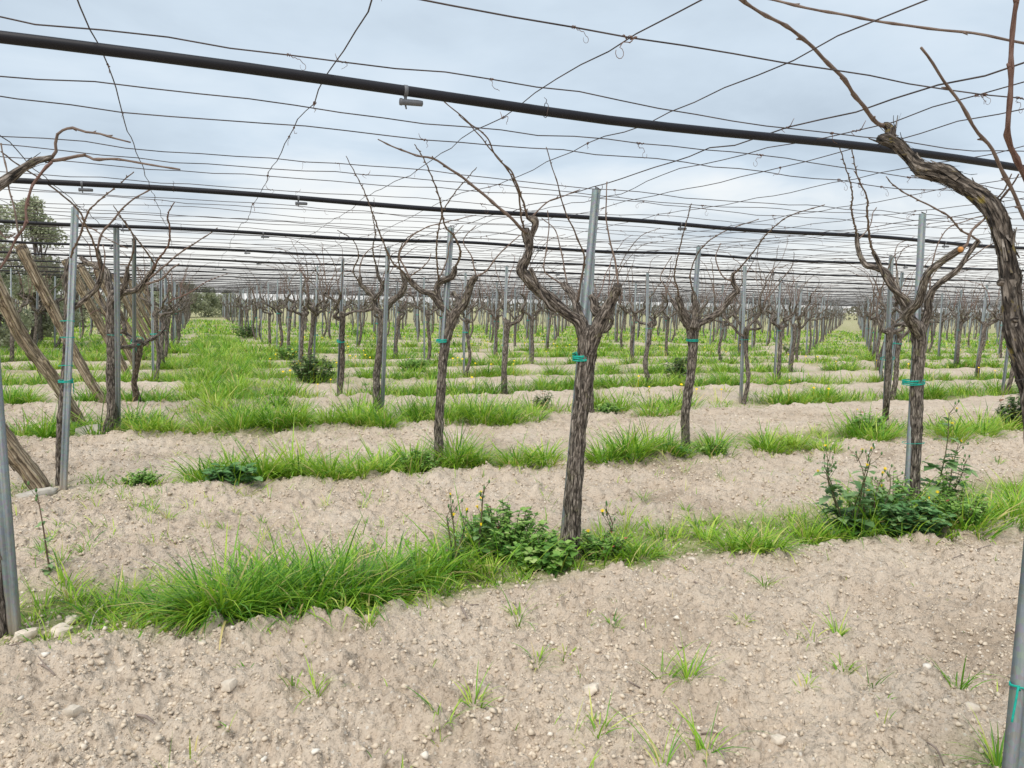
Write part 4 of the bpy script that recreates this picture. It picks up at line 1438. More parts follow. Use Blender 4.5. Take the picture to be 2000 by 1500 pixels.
for idx, (r, i, j, p) in enumerate(nodes):
    rg = np.random.default_rng(5000 + i * 131 + j * 17)
    lean = np.array([rg.normal(0.045, 0.05), rg.normal(0.03, 0.05)])
    base = p + np.array([rg.normal(0, .04), rg.normal(0, .04), 0])
    top = base + np.array([lean[0], lean[1], ZW + rg.normal(0, .015)])
    if (i, j) in MEAS:
        b, t = MEAS[(i, j)]
        top = at_z(*t, ZW)
        base = at_z(*b) if b else top - np.array([.05, .03, ZW])
    base = on_ground(base)
    ph = rg.normal(-0.3, 0.8)
    vb = base + np.array([0.075 * math.cos(ph), 0.075 * math.sin(ph), 0])
    vb = on_ground(vb)
    ax = (top - base)
    tilt = Matrix(((1, 0, ax[0] / ax[2] * 1.0), (0, 1, ax[1] / ax[2] * 1.0), (0, 0, 1)))
    k = int(rg.integers(14))
    rot = Matrix.Rotation(rg.uniform(0, 6.283), 3, 'Z')
    sc = rg.uniform(0.94, 1.06)
    q = Vector((0, 0, 1))
    zdir = Vector(ax).normalized()
    R3 = q.rotation_difference(zdir).to_matrix() @ rot
    rank[j] = rank.get(j, -1) + 1
    # labels by the line the node stands in
    if j == 0:
        lab = '%s vine along the left aisle line of slanting poles' % ORD[i - 1] if i < 14 else 'bare grapevine far along the left aisle line'
        plab = '%s post along the left aisle line of slanting poles' % ORD[i - 1] if i < 14 else 'steel post far along the left aisle line'
    elif j == 1:
        lab = '%s vine in the line receding behind the centre vine' % ORD[i - 1] if i < 14 else 'bare grapevine far back in the line behind the centre vine'
        plab = '%s post in the line receding behind the centre vine' % ORD[i - 1] if i < 14 else 'steel post far back in the line behind the centre vine'
    elif j == 2:
        lab = '%s vine in the line receding behind the sow-thistle vine' % ORD[i - 1] if i < 14 else 'bare grapevine far back in the line behind the sow-thistle vine'
        plab = '%s post in the line receding behind the sow-thistle vine' % ORD[i - 1] if i < 14 else 'steel post far back in the line behind the sow-thistle vine'
    elif 3 <= j <= 10 and r < 36 and rank[j] < 18:
        lab = '%s nearest vine in the %s line right of the sow-thistle vine line' % (ORD[rank[j]], LINE[j - 3])
        plab = '%s nearest post in the %s line right of the sow-thistle vine line' % (ORD[rank[j]], LINE[j - 3])
    elif -3 <= j < 0 and r < 40 and rank[j] < 18:
        lab = '%s nearest vine in the %s line left of the slanting poles' % (ORD[rank[j]], LINE[-j - 1])
        plab = '%s nearest post in the %s line left of the slanting poles' % (ORD[rank[j]], LINE[-j - 1])
    elif j < 0:
        lab = 'bare grapevine in the block left of the slanting poles'
        plab = 'steel post in the block left of the slanting poles'
    elif j <= 8:
        lab = 'bare grapevine in the crowded distant rows behind the middle of picture'
        plab = 'steel post in the crowded distant rows behind the middle of picture'
    else:
        lab = 'bare grapevine in the crowded distant rows at the right'
        plab = 'steel post in the crowded distant rows at the right'
    if idx < 290:
        if idx < 62:
            g = vine_root(vb, lab)
            g.matrix_world = Matrix.Translation(Vector(vb)) @ (R3 * sc).to_4x4()
            made = []
            for nm, pi2, me in PROTO[k]:
                o = obj(nm, me, g if pi2 < 0 else made[pi2])
                made.append(o)
        else:
            o = obj('grapevine', MID[k])
            o.matrix_world = Matrix.Translation(Vector(vb)) @ (R3 * sc).to_4x4()
            tag(o, lab, 'grapevine', 'bare grapevines of the vineyard')
        po = place_post(base, top, plab, hook=idx < 30, spin=TH + rg.choice([0, 1, 2, 3]) * math.pi / 2 + rg.normal(0, .2))
        if idx < 90 and rg.random() < 0.75:
            t = obj('tie', TIES[int(rg.integers(3))], po)
            t.location = (0.0, 0.0, rg.uniform(0.8, 1.15))
            t.rotation_euler = (0, 0, ph - TH)
            mid = Vector(((vb - base) / 2))
            inv = po.matrix_world.to_3x3().inverted()
            t.location = t.location + inv @ mid
    else:
        V, Q, T, B = FARV[k]
        A = np.array((R3 * sc))
        farV.append(V @ A.T + vb)
        farQ.append(Q + fn)
        farT.append(T + fn)
        farB.append(B)
        fn += len(V)
        z = ax / np.linalg.norm(ax)
        fpV.append(np.column_stack([pm[:, 0] + base[0] + pm[:, 2] * z[0], pm[:, 1] + base[1] + pm[:, 2] * z[1], pm[:, 2]]))
        fpQ.append(pq + fpn)
        fpn += len(pm)
if farV:
    me = mesh_np('distant_grapevines', np.vstack(farV), np.vstack(farQ), np.vstack(farT), {'bark': np.vstack(farB)}, True, M['bark'])
    tag(obj('distant_grapevines', me), 'farthest bare grapevines merging into a grey brown band at the horizon', 'grapevines', None, 'stuff')
    me = mesh_np('distant_posts', np.vstack(fpV), np.vstack(fpQ), None, None, False, M['steel'])
    tag(obj('distant_posts', me), 'farthest steel posts standing among the grapevines at the horizon', 'posts', None, 'stuff')


# ---------------------------------------------------------------- slanting wooden poles on the left
def pole(u, seed, label, base_px=None, hero=True):
    rg = np.random.default_rng(seed)
    b = P(u, -1.22) if base_px is None else at_z(*base_px)
    b = on_ground(b, -0.03)
    t = P(u + rg.normal(0, .06), -2.2 + rg.normal(0, .05), 2.17)
    mid = (b + t) / 2 + np.array([rg.normal(0, .03), rg.normal(0, .03), rg.normal(0, .02)])
    r = rg.uniform(0.066, 0.080)
    mb = MB()
    V, Q, T, bk = tube([b, (b + mid) / 2 + rg.normal(0, .012, 3), mid, (mid + t) / 2 + rg.normal(0, .012, 3), t], [r * 0.85, r * 0.9, r, r * 1.02, r * 1.0], 22 if hero else 10, 0.02 if hero else 0.1, 0.16, seed, 0.1, True, 5)
    mb.add(V, Q, T, bark=bk)
    if hero:
        bark_flakes(mb, [b, mid, t], [r, r, r], 30, seed, 2.0)
    o = obj('wooden_pole', mb.mesh('wooden_pole', M['pole'], b), loc=b)
    tag(o, label, 'pole', 'slanting wooden poles along the left aisle')
    # wire wrapped round the head
    d = (t - b) / np.linalg.norm(t - b)
    a = np.linspace(0, 4 * math.pi, 40)
    n1 = np.cross(d, [0, 0, 1.0])
    n1 /= np.linalg.norm(n1)
    n2 = np.cross(d, n1)
    c = t - d * 0.06
    ring = c[None, :] + (np.cos(a)[:, None] * n1 + np.sin(a)[:, None] * n2) * r * 1.12 + d[None, :] * (a / 40)[:, None] * 0.1
    obj('wire_lashing', tube_mesh(ring, np.full(40, 0.003), M['wire'], 4, b), o)
    return b


POLES = [((90, 950), 6.76, 'nearest slanting wooden pole, its foot on a flat pale stone'), ((166, 832), 9.7, 'slanting wooden pole with its foot against a grey concrete block'),
         ((207, 786), 12.3, 'third slanting wooden pole, split and pale at its head'), ((252, 735), 16.2, 'fourth slanting wooden pole along the left aisle')]
pole_feet = []
for k, (px, u, lb) in enumerate(POLES):
    pole_feet.append(pole(u, 301 + k, lb, px))
for k in range(4, 12):
    pole(4.0 + DU * (k + 1), 301 + k, '%s slanting wooden pole along the left aisle' % ORD[k], None, False)


def block(p, size, rotz, name, label, mat, seed, cat, jag=0.12, group=None):
    """irregular chunk: subdivided box pushed to a rough boulder"""
    rg = np.random.default_rng(seed)
    n = 5
    g = np.linspace(-1, 1, n)
    V, Q = [], []
    for ax in range(3):
        for s in (-1, 1):
            st = len(V)
            for a in g:
                for b in g:
                    c = [0, 0, 0]
                    c[ax] = s
                    c[(ax + 1) % 3] = a
                    c[(ax + 2) % 3] = b
                    V.append(c)
            for x in range(n - 1):
                for y in range(n - 1):
                    q = [st + x * n + y, st + x * n + y + 1, st + (x + 1) * n + y + 1, st + (x + 1) * n + y]
                    Q.append(q if s < 0 else q[::-1])
    V = np.array(V, float)
    rd = V / np.linalg.norm(V, axis=1)[:, None]
    rnd = 0.8 if jag > 0.15 else 0.25
    V = V * (1 - rnd) + rd * 1.15 * rnd
    V = V * (1 + jag * 1.6 * vn3(rd[:, 0] * 1.6 + seed, rd[:, 1] * 1.6, rd[:, 2] * 1.6, seed)[:, None])
    V = V * np.array(size) / 2
    me = mesh_np(name, V, Q, None, None, False, mat)
    o = obj(name, me, None, (p[0], p[1], p[2]))
    o.rotation_euler = (rg.normal(0, .12), rg.normal(0, .12), rotz)
    tag(o, label, cat, group)
    return o


b = at_z(72, 962)
block(on_ground(b, 0.02), (0.24, 0.17, 0.07), 0.9, 'flat_stone', 'flat pale stone under the foot of the nearest slanting pole', M['concrete'], 5, 'stone', 0.22)
b = at_z(174, 846)
block(on_ground(b, 0.04), (0.26, 0.14, 0.17), 0.3, 'concrete_block', 'grey concrete block at the foot of the second slanting pole', M['concrete'], 8, 'block', 0.06)

# ---------------------------------------------------------------- grass


def blades(P0, az, L, w, th0, th1, nseg, rg):
    n = len(P0)
    t = np.linspace(0, 1, nseg + 1)
    pos = np.zeros((n, nseg + 1, 3))
    pos[:, 0] = P0
    hd = np.stack([np.cos(az), np.sin(az)], 1)
    for k in range(1, nseg + 1):
        a = th0 + th1 * (t[k] - 0.5 / nseg)
        dl = L / nseg
        pos[:, k, :2] = pos[:, k - 1, :2] + hd * (np.sin(a) * dl)[:, None]
        pos[:, k, 2] = pos[:, k - 1, 2] + np.cos(a) * dl
    az2 = az + math.pi / 2 + rg.normal(0, 0.5, n)
    sd = np.stack([np.cos(az2), np.sin(az2), np.zeros(n)], 1)
    wd = w[:, None] * (1 - t[None, :-1] ** 1.8 * 0.85) * np.where(t[None, :-1] < 0.01, 0.7, 1.0)
    Lv = pos[:, :-1] - sd[:, None, :] * wd[:, :, None]
    Rv = pos[:, :-1] + sd[:, None, :] * wd[:, :, None]
    V = np.concatenate([np.stack([Lv, Rv], 2).reshape(n, -1, 3), pos[:, -1:, :]], 1)
    nv = 2 * nseg + 1
    off = (np.arange(n) * nv)[:, None]
    Q = []
    for k in range(nseg - 1):
        Q.append(off + np.array([[2 * k, 2 * k + 1, 2 * k + 3, 2 * k + 2]]))
    Q = np.concatenate(Q) if Q else np.zeros((0, 4), int)
    T = off + np.array([[2 * nseg - 2, 2 * nseg - 1, 2 * nseg]])
    return V.reshape(-1, 3), Q, T, nv


GR = MB()
GRN = np.random.default_rng(99)
QUEUE = {}


def tuft(c, rad, h, n, tint=0.45, nseg=4, w=0.0028, spread=0.55, droop=1.2):
    """grass clump: n blades leaning outward (queued, built in one go)"""
    rg = GRN
    a = rg.uniform(0, 2 * math.pi, n)
    rr = rad * np.sqrt(rg.random(n))
    x, y = c[0] + rr * np.cos(a), c[1] + rr * np.sin(a)
    comb = rg.uniform(0, 6.28)
    az = a + rg.normal(0, 0.6, n) + 0.35 * np.sin(a - comb)
    L = h * np.where(rg.random(n) < 0.12, rg.uniform(1.2, 1.75, n), rg.uniform(0.45, 1.2, n))
    th0 = np.abs(rg.normal(0, 0.2, n)) + spread * 0.6 * rr / rad
    th1 = rg.uniform(0.1, 1.0, n) ** 0.8 * droop
    tn = np.clip(tint + rg.normal(0, 0.06) + rg.normal(0, 0.22, n), 0, 0.9)
    tn = np.where(rg.random(n) < 0.055, 0.97, tn)
    QUEUE.setdefault(nseg, []).append(np.column_stack([x, y, az, L, w * rg.uniform(0.6, 1.4, n), th0, th1, tn]))


def flush_grass():
    for nseg, lst in QUEUE.items():
        A = np.vstack(lst)
        z = gzd(A[:, 0], A[:, 1]) - 0.004
        V, Q, T, nv = blades(np.column_stack([A[:, 0], A[:, 1], z]), A[:, 2], A[:, 3], A[:, 4], A[:, 5], A[:, 6], nseg, GRN)
        GR.add(V, Q, T, tint=np.repeat(A[:, 7], nv))


# clumps placed where the photograph shows them: x, y (foot), radius m, height m, blades, tint
BIG = [(445, 1195, .14, .30, 700, .36), (500, 1180, .15, .33, 800, .34), (560, 1160, .15, .32, 700, .36), (640, 1150, .15, .34, 700, .34), (700, 1155, .13, .32, 600, .36), (760, 1130, .13, .28, 450, .40),
       (820, 1120, .13, .26, 420, .42), (880, 1100, .12, .26, 380, .42), (920, 1060, .10, .26, 260, .40), (600, 1195, .10, .22, 300, .32), (400, 1200, .10, .26, 360, .40), (660, 1200, .09, .12, 150, .5),
       (205, 1185, .10, .19, 240, .55), (165, 1175, .06, .16, 90, .55), (310, 1185, .09, .20, 240, .52), (250, 1215, .10, .09, 130, .55), (340, 1225, .08, .08, 80, .5), (140, 1160, .05, .15, 60, .5),
       (950, 1110, .09, .14, 120, .5), (780, 1160, .08, .10, 110, .5), (870, 1140, .09, .10, 110, .5), (720, 1190, .08, .09, 80, .5),
       (1200, 1070, .10, .20, 190, .48), (1250, 1075, .10, .18, 180, .5), (1300, 1040, .10, .14, 100, .5), (1380, 1045, .07, .15, 110, .45), (1440, 1075, .12, .20, 300, .55), (1490, 1080, .13, .20, 360, .55),
       (1580, 1045, .10, .20, 220, .5), (1620, 1050, .08, .14, 120, .5), (1700, 1040, .11, .24, 200, .45), (1740, 1030, .12, .26, 220, .42), (1920, 1020, .12, .26, 260, .5), (1970, 1030, .14, .26, 320, .52),
       (1890, 1045, .12, .22, 200, .5), (1995, 1000, .10, .22, 200, .5), (1850, 1050, .10, .16, 120, .5),
       (400, 940, .15, .20, 260, .52), (450, 930, .14, .22, 300, .5), (520, 935, .16, .24, 340, .55), (580, 930, .16, .24, 340, .58), (640, 935, .18, .20, 300, .6), (700, 930, .18, .17, 240, .55), (745, 920, .14, .20, 220, .5),
       (895, 905, .15, .28, 320, .55), (930, 905, .12, .20, 180, .55), (800, 905, .14, .22, 240, .45), (1010, 910, .18, .17, 240, .58), (1060, 910, .16, .18, 240, .58), (1180, 905, .16, .2, 240, .5), (1230, 900, .18, .27, 360, .5),
       (1270, 890, .16, .27, 320, .48), (1310, 895, .12, .2, 160, .5), (1390, 885, .14, .2, 220, .5), (1500, 885, .16, .2, 280, .55), (1550, 880, .18, .16, 260, .58), (1610, 885, .18, .12, 180, .6),
       (280, 850, .16, .18, 200, .58), (330, 845, .2, .18, 240, .58), (400, 840, .2, .20, 260, .55), (470, 840, .2, .28, 320, .52), (540, 835, .22, .32, 420, .5), (580, 835, .18, .28, 300, .5), (640, 830, .2, .2, 220, .55),
       (700, 830, .2, .30, 320, .58), (745, 835, .18, .28, 280, .58), (880, 825, .2, .2, 220, .55), (940, 825, .24, .3, 400, .48), (990, 825, .2, .26, 280, .5), (1040, 820, .18, .18, 180, .5), (1270, 815, .18, .18, 180, .55),
       (1300, 812, .16, .18, 160, .55), (1680, 850, .2, .24, 260, .5), (1720, 860, .18, .2, 220, .5), (1860, 860, .22, .22, 260, .58), (1910, 850, .24, .26, 300, .58), (1960, 840, .18, .2, 180, .55)]
for (x, y, r_, h_, n_, t_) in BIG:
    c = at_z(x, y)
    thin = .55 if (y > 1150 and x < 380) else 1.0
    big = h_ > .15
    if y > 1000:
        tuft(c, r_ * (1.05 if big else 1), h_ * 1.05, int(n_ * .62 * thin), t_ - (.04 if big else -.04), 4, 0.0048, 1.1 if big else .7, 1.7)
    else:
        tuft(c, r_ * .85, h_ * 1.4, int(n_ * .85), t_ - .06, 3, 0.0058, 1.0, 1.6)
        tuft(c, r_ * 1.5, h_ * .6, int(n_ * .3), t_ + .08, 3, 0.005, 1.0, 1.3)

# the rest: tufts scattered by ground cover
cand = GRN.random((60000, 2))
Yd = 1.9 + (60 - 1.9) * cand[:, 0] ** 1.7
Xd = (cand[:, 1] * 2 - 1) * (Yd * 0.80 + 0.6)
uu, vv = to_uv(Xd, Yd)
cv = cover_fn(uu, vv)
dens = cv ** 1.2
# thin the candidates so that the count per square metre follows the cover
pdf_area = 1.0 / (1.7 * ((Yd - 1.9) / 58.1) ** (0.7 / 1.7) / 58.1 + 1e-4) * 0 + 1
keep = GRN.random(len(Xd)) < dens * np.where(uu < 9.5, 0.15, np.where(uu < 20, 0.62, 0.8))
rowd = np.abs(row_dist(uu))
for x, y, u_, vv_, rd in zip(Xd[keep], Yd[keep], uu[keep], vv[keep], rowd[keep]):
    if u_ < 3.0:
        continue
    inrow = rd < 0.42
    if u_ > 9 and (inrow or (abs(vv_ - .55) < .7 and GRN.random() < .6)) and GRN.random() < 0.18 and y < 30:
        tuft((x, y), GRN.uniform(.10, .2), GRN.uniform(.28, .42), int(GRN.uniform(70, 150) * (1 if y < 18 else .5)), GRN.uniform(.3, .55), 3, 0.006 if y < 18 else 0.009, 1.0, 1.6)
    k = GRN.random()
    if y < 9.5:
        h_ = GRN.uniform(.04, .11) if k < .7 else GRN.uniform(.1, .2)
        tuft((x, y), GRN.uniform(.03, .10), h_, int(GRN.uniform(8, 36)), GRN.uniform(.35, .66), 3, 0.0032, .7, 1.3)
    elif y < 20:
        h_ = GRN.uniform(.10, .32) if inrow else GRN.uniform(.05, .17)
        tuft((x, y), GRN.uniform(.08, .2), h_, int(GRN.uniform(14, 31)), np.clip(GRN.normal(.44, .2), .05, .9), 2, 0.006, .7, 1.3)
    elif y < 34:
        h_ = GRN.uniform(.10, .30) if inrow else GRN.uniform(.06, .16)
        tuft((x, y), GRN.uniform(.12, .28), h_, int(GRN.uniform(6, 12)), np.clip(GRN.normal(.42, .2), .05, .9), 2, 0.014, .7, 1.2)
    else:
        h_ = GRN.uniform(.10, .26)
        tuft((x, y), GRN.uniform(.2, .5), h_, int(GRN.uniform(4, 8)), np.clip(GRN.normal(.42, .16), .05, .85), 2, 0.03, .7, 1.2)
# sparse seedlings on the bare soil
for k in range(900):
    y = 1.9 + 8.5 * GRN.random() ** 1.1
    x = (GRN.random() * 2 - 1) * (y * 0.72 + 0.2)
    u_, v_ = to_uv(x, y)
    if u_ < 3.2 and GRN.random() < 0.62:
        continue
    tuft((x, y), GRN.uniform(.006, .03), GRN.uniform(.025, .09), int(GRN.uniform(1, 6)), GRN.uniform(.3, .8), 3, 0.0022, .8, 1.3)
for (x, y, n_, h_) in [(615, 1360, 14, .10), (575, 1345, 5, .10), (930, 1365, 14, .12), (860, 1420, 8, .14), (1050, 1285, 10, .1), (1105, 1275, 6, .09), (1345, 1325, 22, .15), (1300, 1320, 8, .14), (1200, 1225, 12, .1),
                       (1495, 1145, 10, .13), (720, 1230, 14, .1), (1585, 1265, 5, .15), (1635, 1245, 18, .10), (1650, 1305, 14, .07), (1700, 1330, 5, .12), (1870, 1355, 10, .16), (1170, 1430, 10, .13), (1370, 1480, 8, .16), (1385, 1470, 6, .14),
                       (1950, 1490, 26, .14), (1575, 1340, 10, .07), (1165, 1090, 8, .06), (300, 1010, 14, .12), (330, 1015, 10, .12), (170, 1090, 16, .08), (265, 1000, 5, .16), (440, 1030, 8, .08), (510, 1030, 8, .08), (1255, 985, 14, .13), (1340, 1005, 8, .1), (1010, 1195, 12, .12),
                       (1450, 1220, 8, .06), (1480, 990, 5, .12), (380, 1490, 3, .1), (480, 1320, 3, .05), (1290, 1500, 5, .18), (80, 1085, 10, .14), (120, 1120, 14, .14), (710, 985, 6, .08), (640, 985, 8, .09), (1950, 905, 12, .12), (1215, 1000, 8, .1), (1580, 905, 8, .1)]:
    tuft(at_z(x, y), 0.03, h_, n_ * 2, GRN.uniform(.35, .6), 4, 0.0027, .9, 1.5)
# sprigs on the bare strip behind the first row, thickest at the left
for k in range(150):
    u1, v1 = GRN.uniform(4.6, 6.3), -0.9 + 6 * GRN.random() ** 1.8
    q = P(u1, v1)
    tuft((q[0], q[1]), GRN.uniform(.008, .04), GRN.uniform(.04, .13), int(GRN.uniform(2, 11)), GRN.uniform(.3, .75), 3, 0.0026, .9, 1.3)
# low ground cover in the nearest strips: short broad blades
n = 9000
u_ = GRN.choice([4.0, 6.8, 9.6], n, p=[.5, .3, .2]) + GRN.normal(0, .2, n)
v_ = GRN.uniform(-2.5, 9, n)
ok = GRN.random(n) < smooth(-.35, .3, fbm2(u_ * 1.4, v_ * 1.4, 3, 55))
u_, v_ = u_[ok], v_[ok]
x, y = u_ * UX[0] + v_ * VX[0], u_ * UX[1] + v_ * VX[1]
n = len(x)
V, Q, T, nv = blades(np.column_stack([x, y, gz(x, y)]), GRN.uniform(0, 6.28, n), GRN.uniform(.02, .06, n), GRN.uniform(.003, .007, n), GRN.uniform(.2, 1.2, n), GRN.uniform(0, .8, n), 2, GRN)
GR.add(V, Q, T, tint=np.repeat(np.clip(GRN.normal(.45, .2, n), 0, .9), nv))
flush_grass()
go = obj('grass', GR.mesh('grass', M['grass'], smooth=True))
tag(go, 'bright green grass tufts along the vine rows and in the aisles', 'grass', None, 'stuff')
print("grass tris", sum(len(q) * 2 for q in GR.Q) + sum(len(t) for t in GR.T))


# ---------------------------------------------------------------- stones, clods, twigs
def pebbles():
    rg = np.random.default_rng(321)
    ico = np.array([(0, 0, 1), (.894, 0, .447), (.276, .851, .447), (-.724, .526, .447), (-.724, -.526, .447), (.276, -.851, .447),
                    (.724, .526, -.447), (-.276, .851, -.447), (-.894, 0, -.447), (-.276, -.851, -.447), (.724, -.526, -.447), (0, 0, -1)], float)
    fc = np.array([(0, 1, 2), (0, 2, 3), (0, 3, 4), (0, 4, 5), (0, 5, 1), (1, 6, 2), (2, 7, 3), (3, 8, 4), (4, 9, 5), (5, 10, 1),
                   (6, 7, 2), (7, 8, 3), (8, 9, 4), (9, 10, 5), (10, 6, 1), (11, 7, 6), (11, 8, 7), (11, 9, 8), (11, 10, 9), (11, 6, 10)])
    n = 4500
    Y = 1.9 + 9 * rg.random(n) ** 1.35
    X = (rg.random(n) * 2 - 1) * (Y * 0.72 + .2)
    sz = 0.0035 + 0.0105 * rg.random(n) ** 7
    jit = 1 + rg.normal(0, .30, (n, 12, 1))
    an = rg.uniform(0, 6.28, n)
    st = rg.uniform(0.6, 1.4, (n, 2))
    B = ico[None] * jit
    B = B * np.stack([st[:, 0], st[:, 1], rg.uniform(.5, .9, n)], 1)[:, None, :] * sz[:, None, None]
    c, s = np.cos(an)[:, None], np.sin(an)[:, None]
    Vx = B[:, :, 0] * c - B[:, :, 1] * s + X[:, None]
    Vy = B[:, :, 0] * s + B[:, :, 1] * c + Y[:, None]
    Vz = B[:, :, 2] + (gzd(X, Y) + sz * rg.uniform(-.3, .4, n))[:, None]
    V = np.stack([Vx, Vy, Vz], 2).reshape(-1, 3)
    T = (fc[None] + (np.arange(n) * 12)[:, None, None]).reshape(-1, 3)
    tint = np.repeat(rg.random(n), 12)
    m, nt, bs, out = new_mat('pebble')
    a = attr_node(nt, 'tint').outputs['Fac']
    nt.links.new(ramp(nt, a, [(0, (0.50, 0.41, 0.31)), (0.7, (0.62, 0.525, 0.41)), (0.92, (0.67, 0.58, 0.47)), (1, (0.76, 0.70, 0.62))]), bs.inputs['Base Color'])
    bs.inputs['Roughness'].default_value = 1
    bs.inputs['Specular IOR Level'].default_value = 0.1
    o = obj('pebbles', mesh_np('pebbles', V, None, T, {'tint': tint}, False, m))
    tag(o, 'small pale pebbles and crumbs of earth lying on the tilled soil', 'pebbles', None, 'stuff')


pebbles()


def crumbs():
    """loose earth crumbs, far too many to count"""
    rg = np.random.default_rng(654)
    oc = np.array([(1, 0, 0), (0, 1, 0), (-1, 0, 0), (0, -1, 0), (0, 0, 1), (0, 0, -1)], float)
    fc = np.array([(0, 1, 4), (1, 2, 4), (2, 3, 4), (3, 0, 4), (1, 0, 5), (2, 1, 5), (3, 2, 5), (0, 3, 5)])
    n = 84000
    Y = 1.95 + 9.5 * rg.random(n) ** 1.65
    X = (rg.random(n) * 2 - 1) * (Y * .71 + .35)
    kp = rg.random(n) < 0.35 + 0.65 * smooth(-.35, .25, fbm2(X * 2.2, Y * 2.2, 3, 91))
    X, Y = X[kp], Y[kp]
    n = len(X)
    sz = 0.0022 + 0.011 * rg.random(n) ** 4 + 0.0007 * (Y - 2)
    B = oc[None] * (1 + rg.normal(0, .28, (n, 6, 1))) + rg.normal(0, .16, (n, 6, 3))
    B = B * sz[:, None, None] * np.array([1.1, 1.1, .8])
    an = rg.uniform(0, 6.28, n)
    c, s_ = np.cos(an)[:, None], np.sin(an)[:, None]
    hz_ = gzd(X, Y) + sz * rg.uniform(-.35, .45, n)
    V = np.stack([B[:, :, 0] * c - B[:, :, 1] * s_ + X[:, None], B[:, :, 0] * s_ + B[:, :, 1] * c + Y[:, None], B[:, :, 2] + hz_[:, None]], 2).reshape(-1, 3)
    T = (fc[None] + (np.arange(n) * 6)[:, None, None]).reshape(-1, 3)
    m, nt, bs, out = new_mat('earth_crumb')
    a = attr_node(nt, 'tint').outputs['Fac']
    nt.links.new(ramp(nt, a, [(0, (0.46, 0.375, 0.28)), (0.3, (0.58, 0.48, 0.37)), (0.93, (0.66, 0.56, 0.44)), (1, (0.76, 0.68, 0.58))]), bs.inputs['Base Color'])
    bs.inputs['Roughness'].default_value = 1
    bs.inputs['Specular IOR Level'].default_value = 0.1
    o = obj('earth_crumbs', mesh_np('earth_crumbs', V, None, T, {'tint': np.repeat(rg.random(n), 6)}, False, m))
    tag(o, 'fine loose earth crumbs covering the tilled foreground soil', 'soil', None, 'stuff')


crumbs()


def litter():
    """dry stalks, bark shreds and dark crumbs lying about on the soil"""
    rg = np.random.default_rng(77)
    n = 5200
    Y = 1.9 + 10 * rg.random(n) ** 1.3
    X = (rg.random(n) * 2 - 1) * (Y * .72 + .2)
    L = 0.012 + 0.06 * rg.random(n) ** 3
    V, Q, T, nv = blades(np.column_stack([X, Y, gzd(X, Y) + 0.003]), rg.uniform(0, 6.28, n), L, rg.uniform(.0008, .0022, n), rg.normal(1.45, .16, n), rg.normal(0, .3, n), 3, rg)
    m, nt, bs, out = new_mat('dry_litter')
    a = attr_node(nt, 'tint').outputs['Fac']
    nt.links.new(ramp(nt, a, [(0, (0.07, 0.055, 0.04)), (0.45, (0.20, 0.155, 0.11)), (0.75, (0.42, 0.34, 0.22)), (1, (0.62, 0.54, 0.38))]), bs.inputs['Base Color'])
    bs.inputs['Roughness'].default_value = 0.95
    o = obj('plant_litter', mesh_np('plant_litter', V, Q, T, {'tint': np.repeat(rg.random(n), nv)}, True, m))
    tag(o, 'dry straws and bark shreds scattered over the tilled soil', 'litter', None, 'stuff')


litter()
STONES = [(1152, 1353, .055, 'roundish pale stone lying in the bare soil below the centre vine'), (448, 1355, .055, 'round tan stone on the bare soil below the tall grass clump'),
          (118, 1230, .09, 'flat white stone beside the foot of the left edge post'), (50, 1236, .08, 'pale stone right at the foot of the left edge post'), (140, 1200, .06, 'small pale stone in front of the left grass tuft'),
          (393, 1268, .035, 'small white stone left of the tall grass clump foot'), (142, 1418, .055, 'round pale stone in the lower left of the bare soil'), (1605, 1063, .05, 'pale stone at the edge of the soil right of the grass tuft'),
          (1185, 1285, .035, 'little pale stone on the soil above the roundish stone'), (895, 1240, .04, 'pale stone on the soil edge in front of the green weeds'), (1518, 1457, .045, 'pale round stone near the bottom edge of picture'),
          (1705, 1248, .035, 'little round stone beside a dip in the right foreground soil'), (1893, 1407, .05, 'pale oblong stone near the lower right post'), (975, 1125, .05, 'stone at the crumbling soil edge just left of the centre trunk'),
          (1350, 1095, .06, 'lump of pale earth at the soil edge right of the centre trunk'), (240, 1330, .035, 'small pale stone among twigs at lower left')]
for k, (x, y, s, lb) in enumerate(STONES):
    q = at_z(x, y)
    block((q[0], q[1], float(gzd(np.array([q[0]]), np.array([q[1]]))[0]) + s * .12), (s, s * 0.8, s * 0.62), k * 1.3, 'stone', lb, M['stone'], 40 + k, 'stone', 0.2, 'loose stones on the soil')
TWIGS = [((75, 1310), (108, 1325), 'forked dead twig on the soil near the left edge'), ((268, 1405), (303, 1438), 'dead twig stuck slanting in the soil at lower left'), ((175, 1225), (205, 1180), 'pale dry stalk leaning across the left grass tuft'),
         ((1196, 1335), (1250, 1336), 'short dark twig right of the roundish stone'), ((1315, 1120), (1362, 1148), 'dead twig lying on the soil right of the centre trunk'), ((1860, 1104), (1935, 1076), 'long dead twig at the soil edge by the right weeds'),
         ((870, 1182), (935, 1178), 'thin twig along the soil edge left of the centre trunk'), ((1370, 1428), (1405, 1428), 'short dark twig near the bottom edge'), ((345, 1240), (378, 1260), 'twig on the soil edge below the tall grass clump'),
         ((1810, 1466), (1845, 1490), 'broken twig near the lower right corner'), ((10, 1280), (45, 1280), 'short stick lying at the far left edge'), ((900, 1195), (912, 1225), 'dead twig leaning at the soil edge in front of the weeds'), ((1785, 1318), (1840, 1312), 'pale dry stalk on the right foreground soil')]
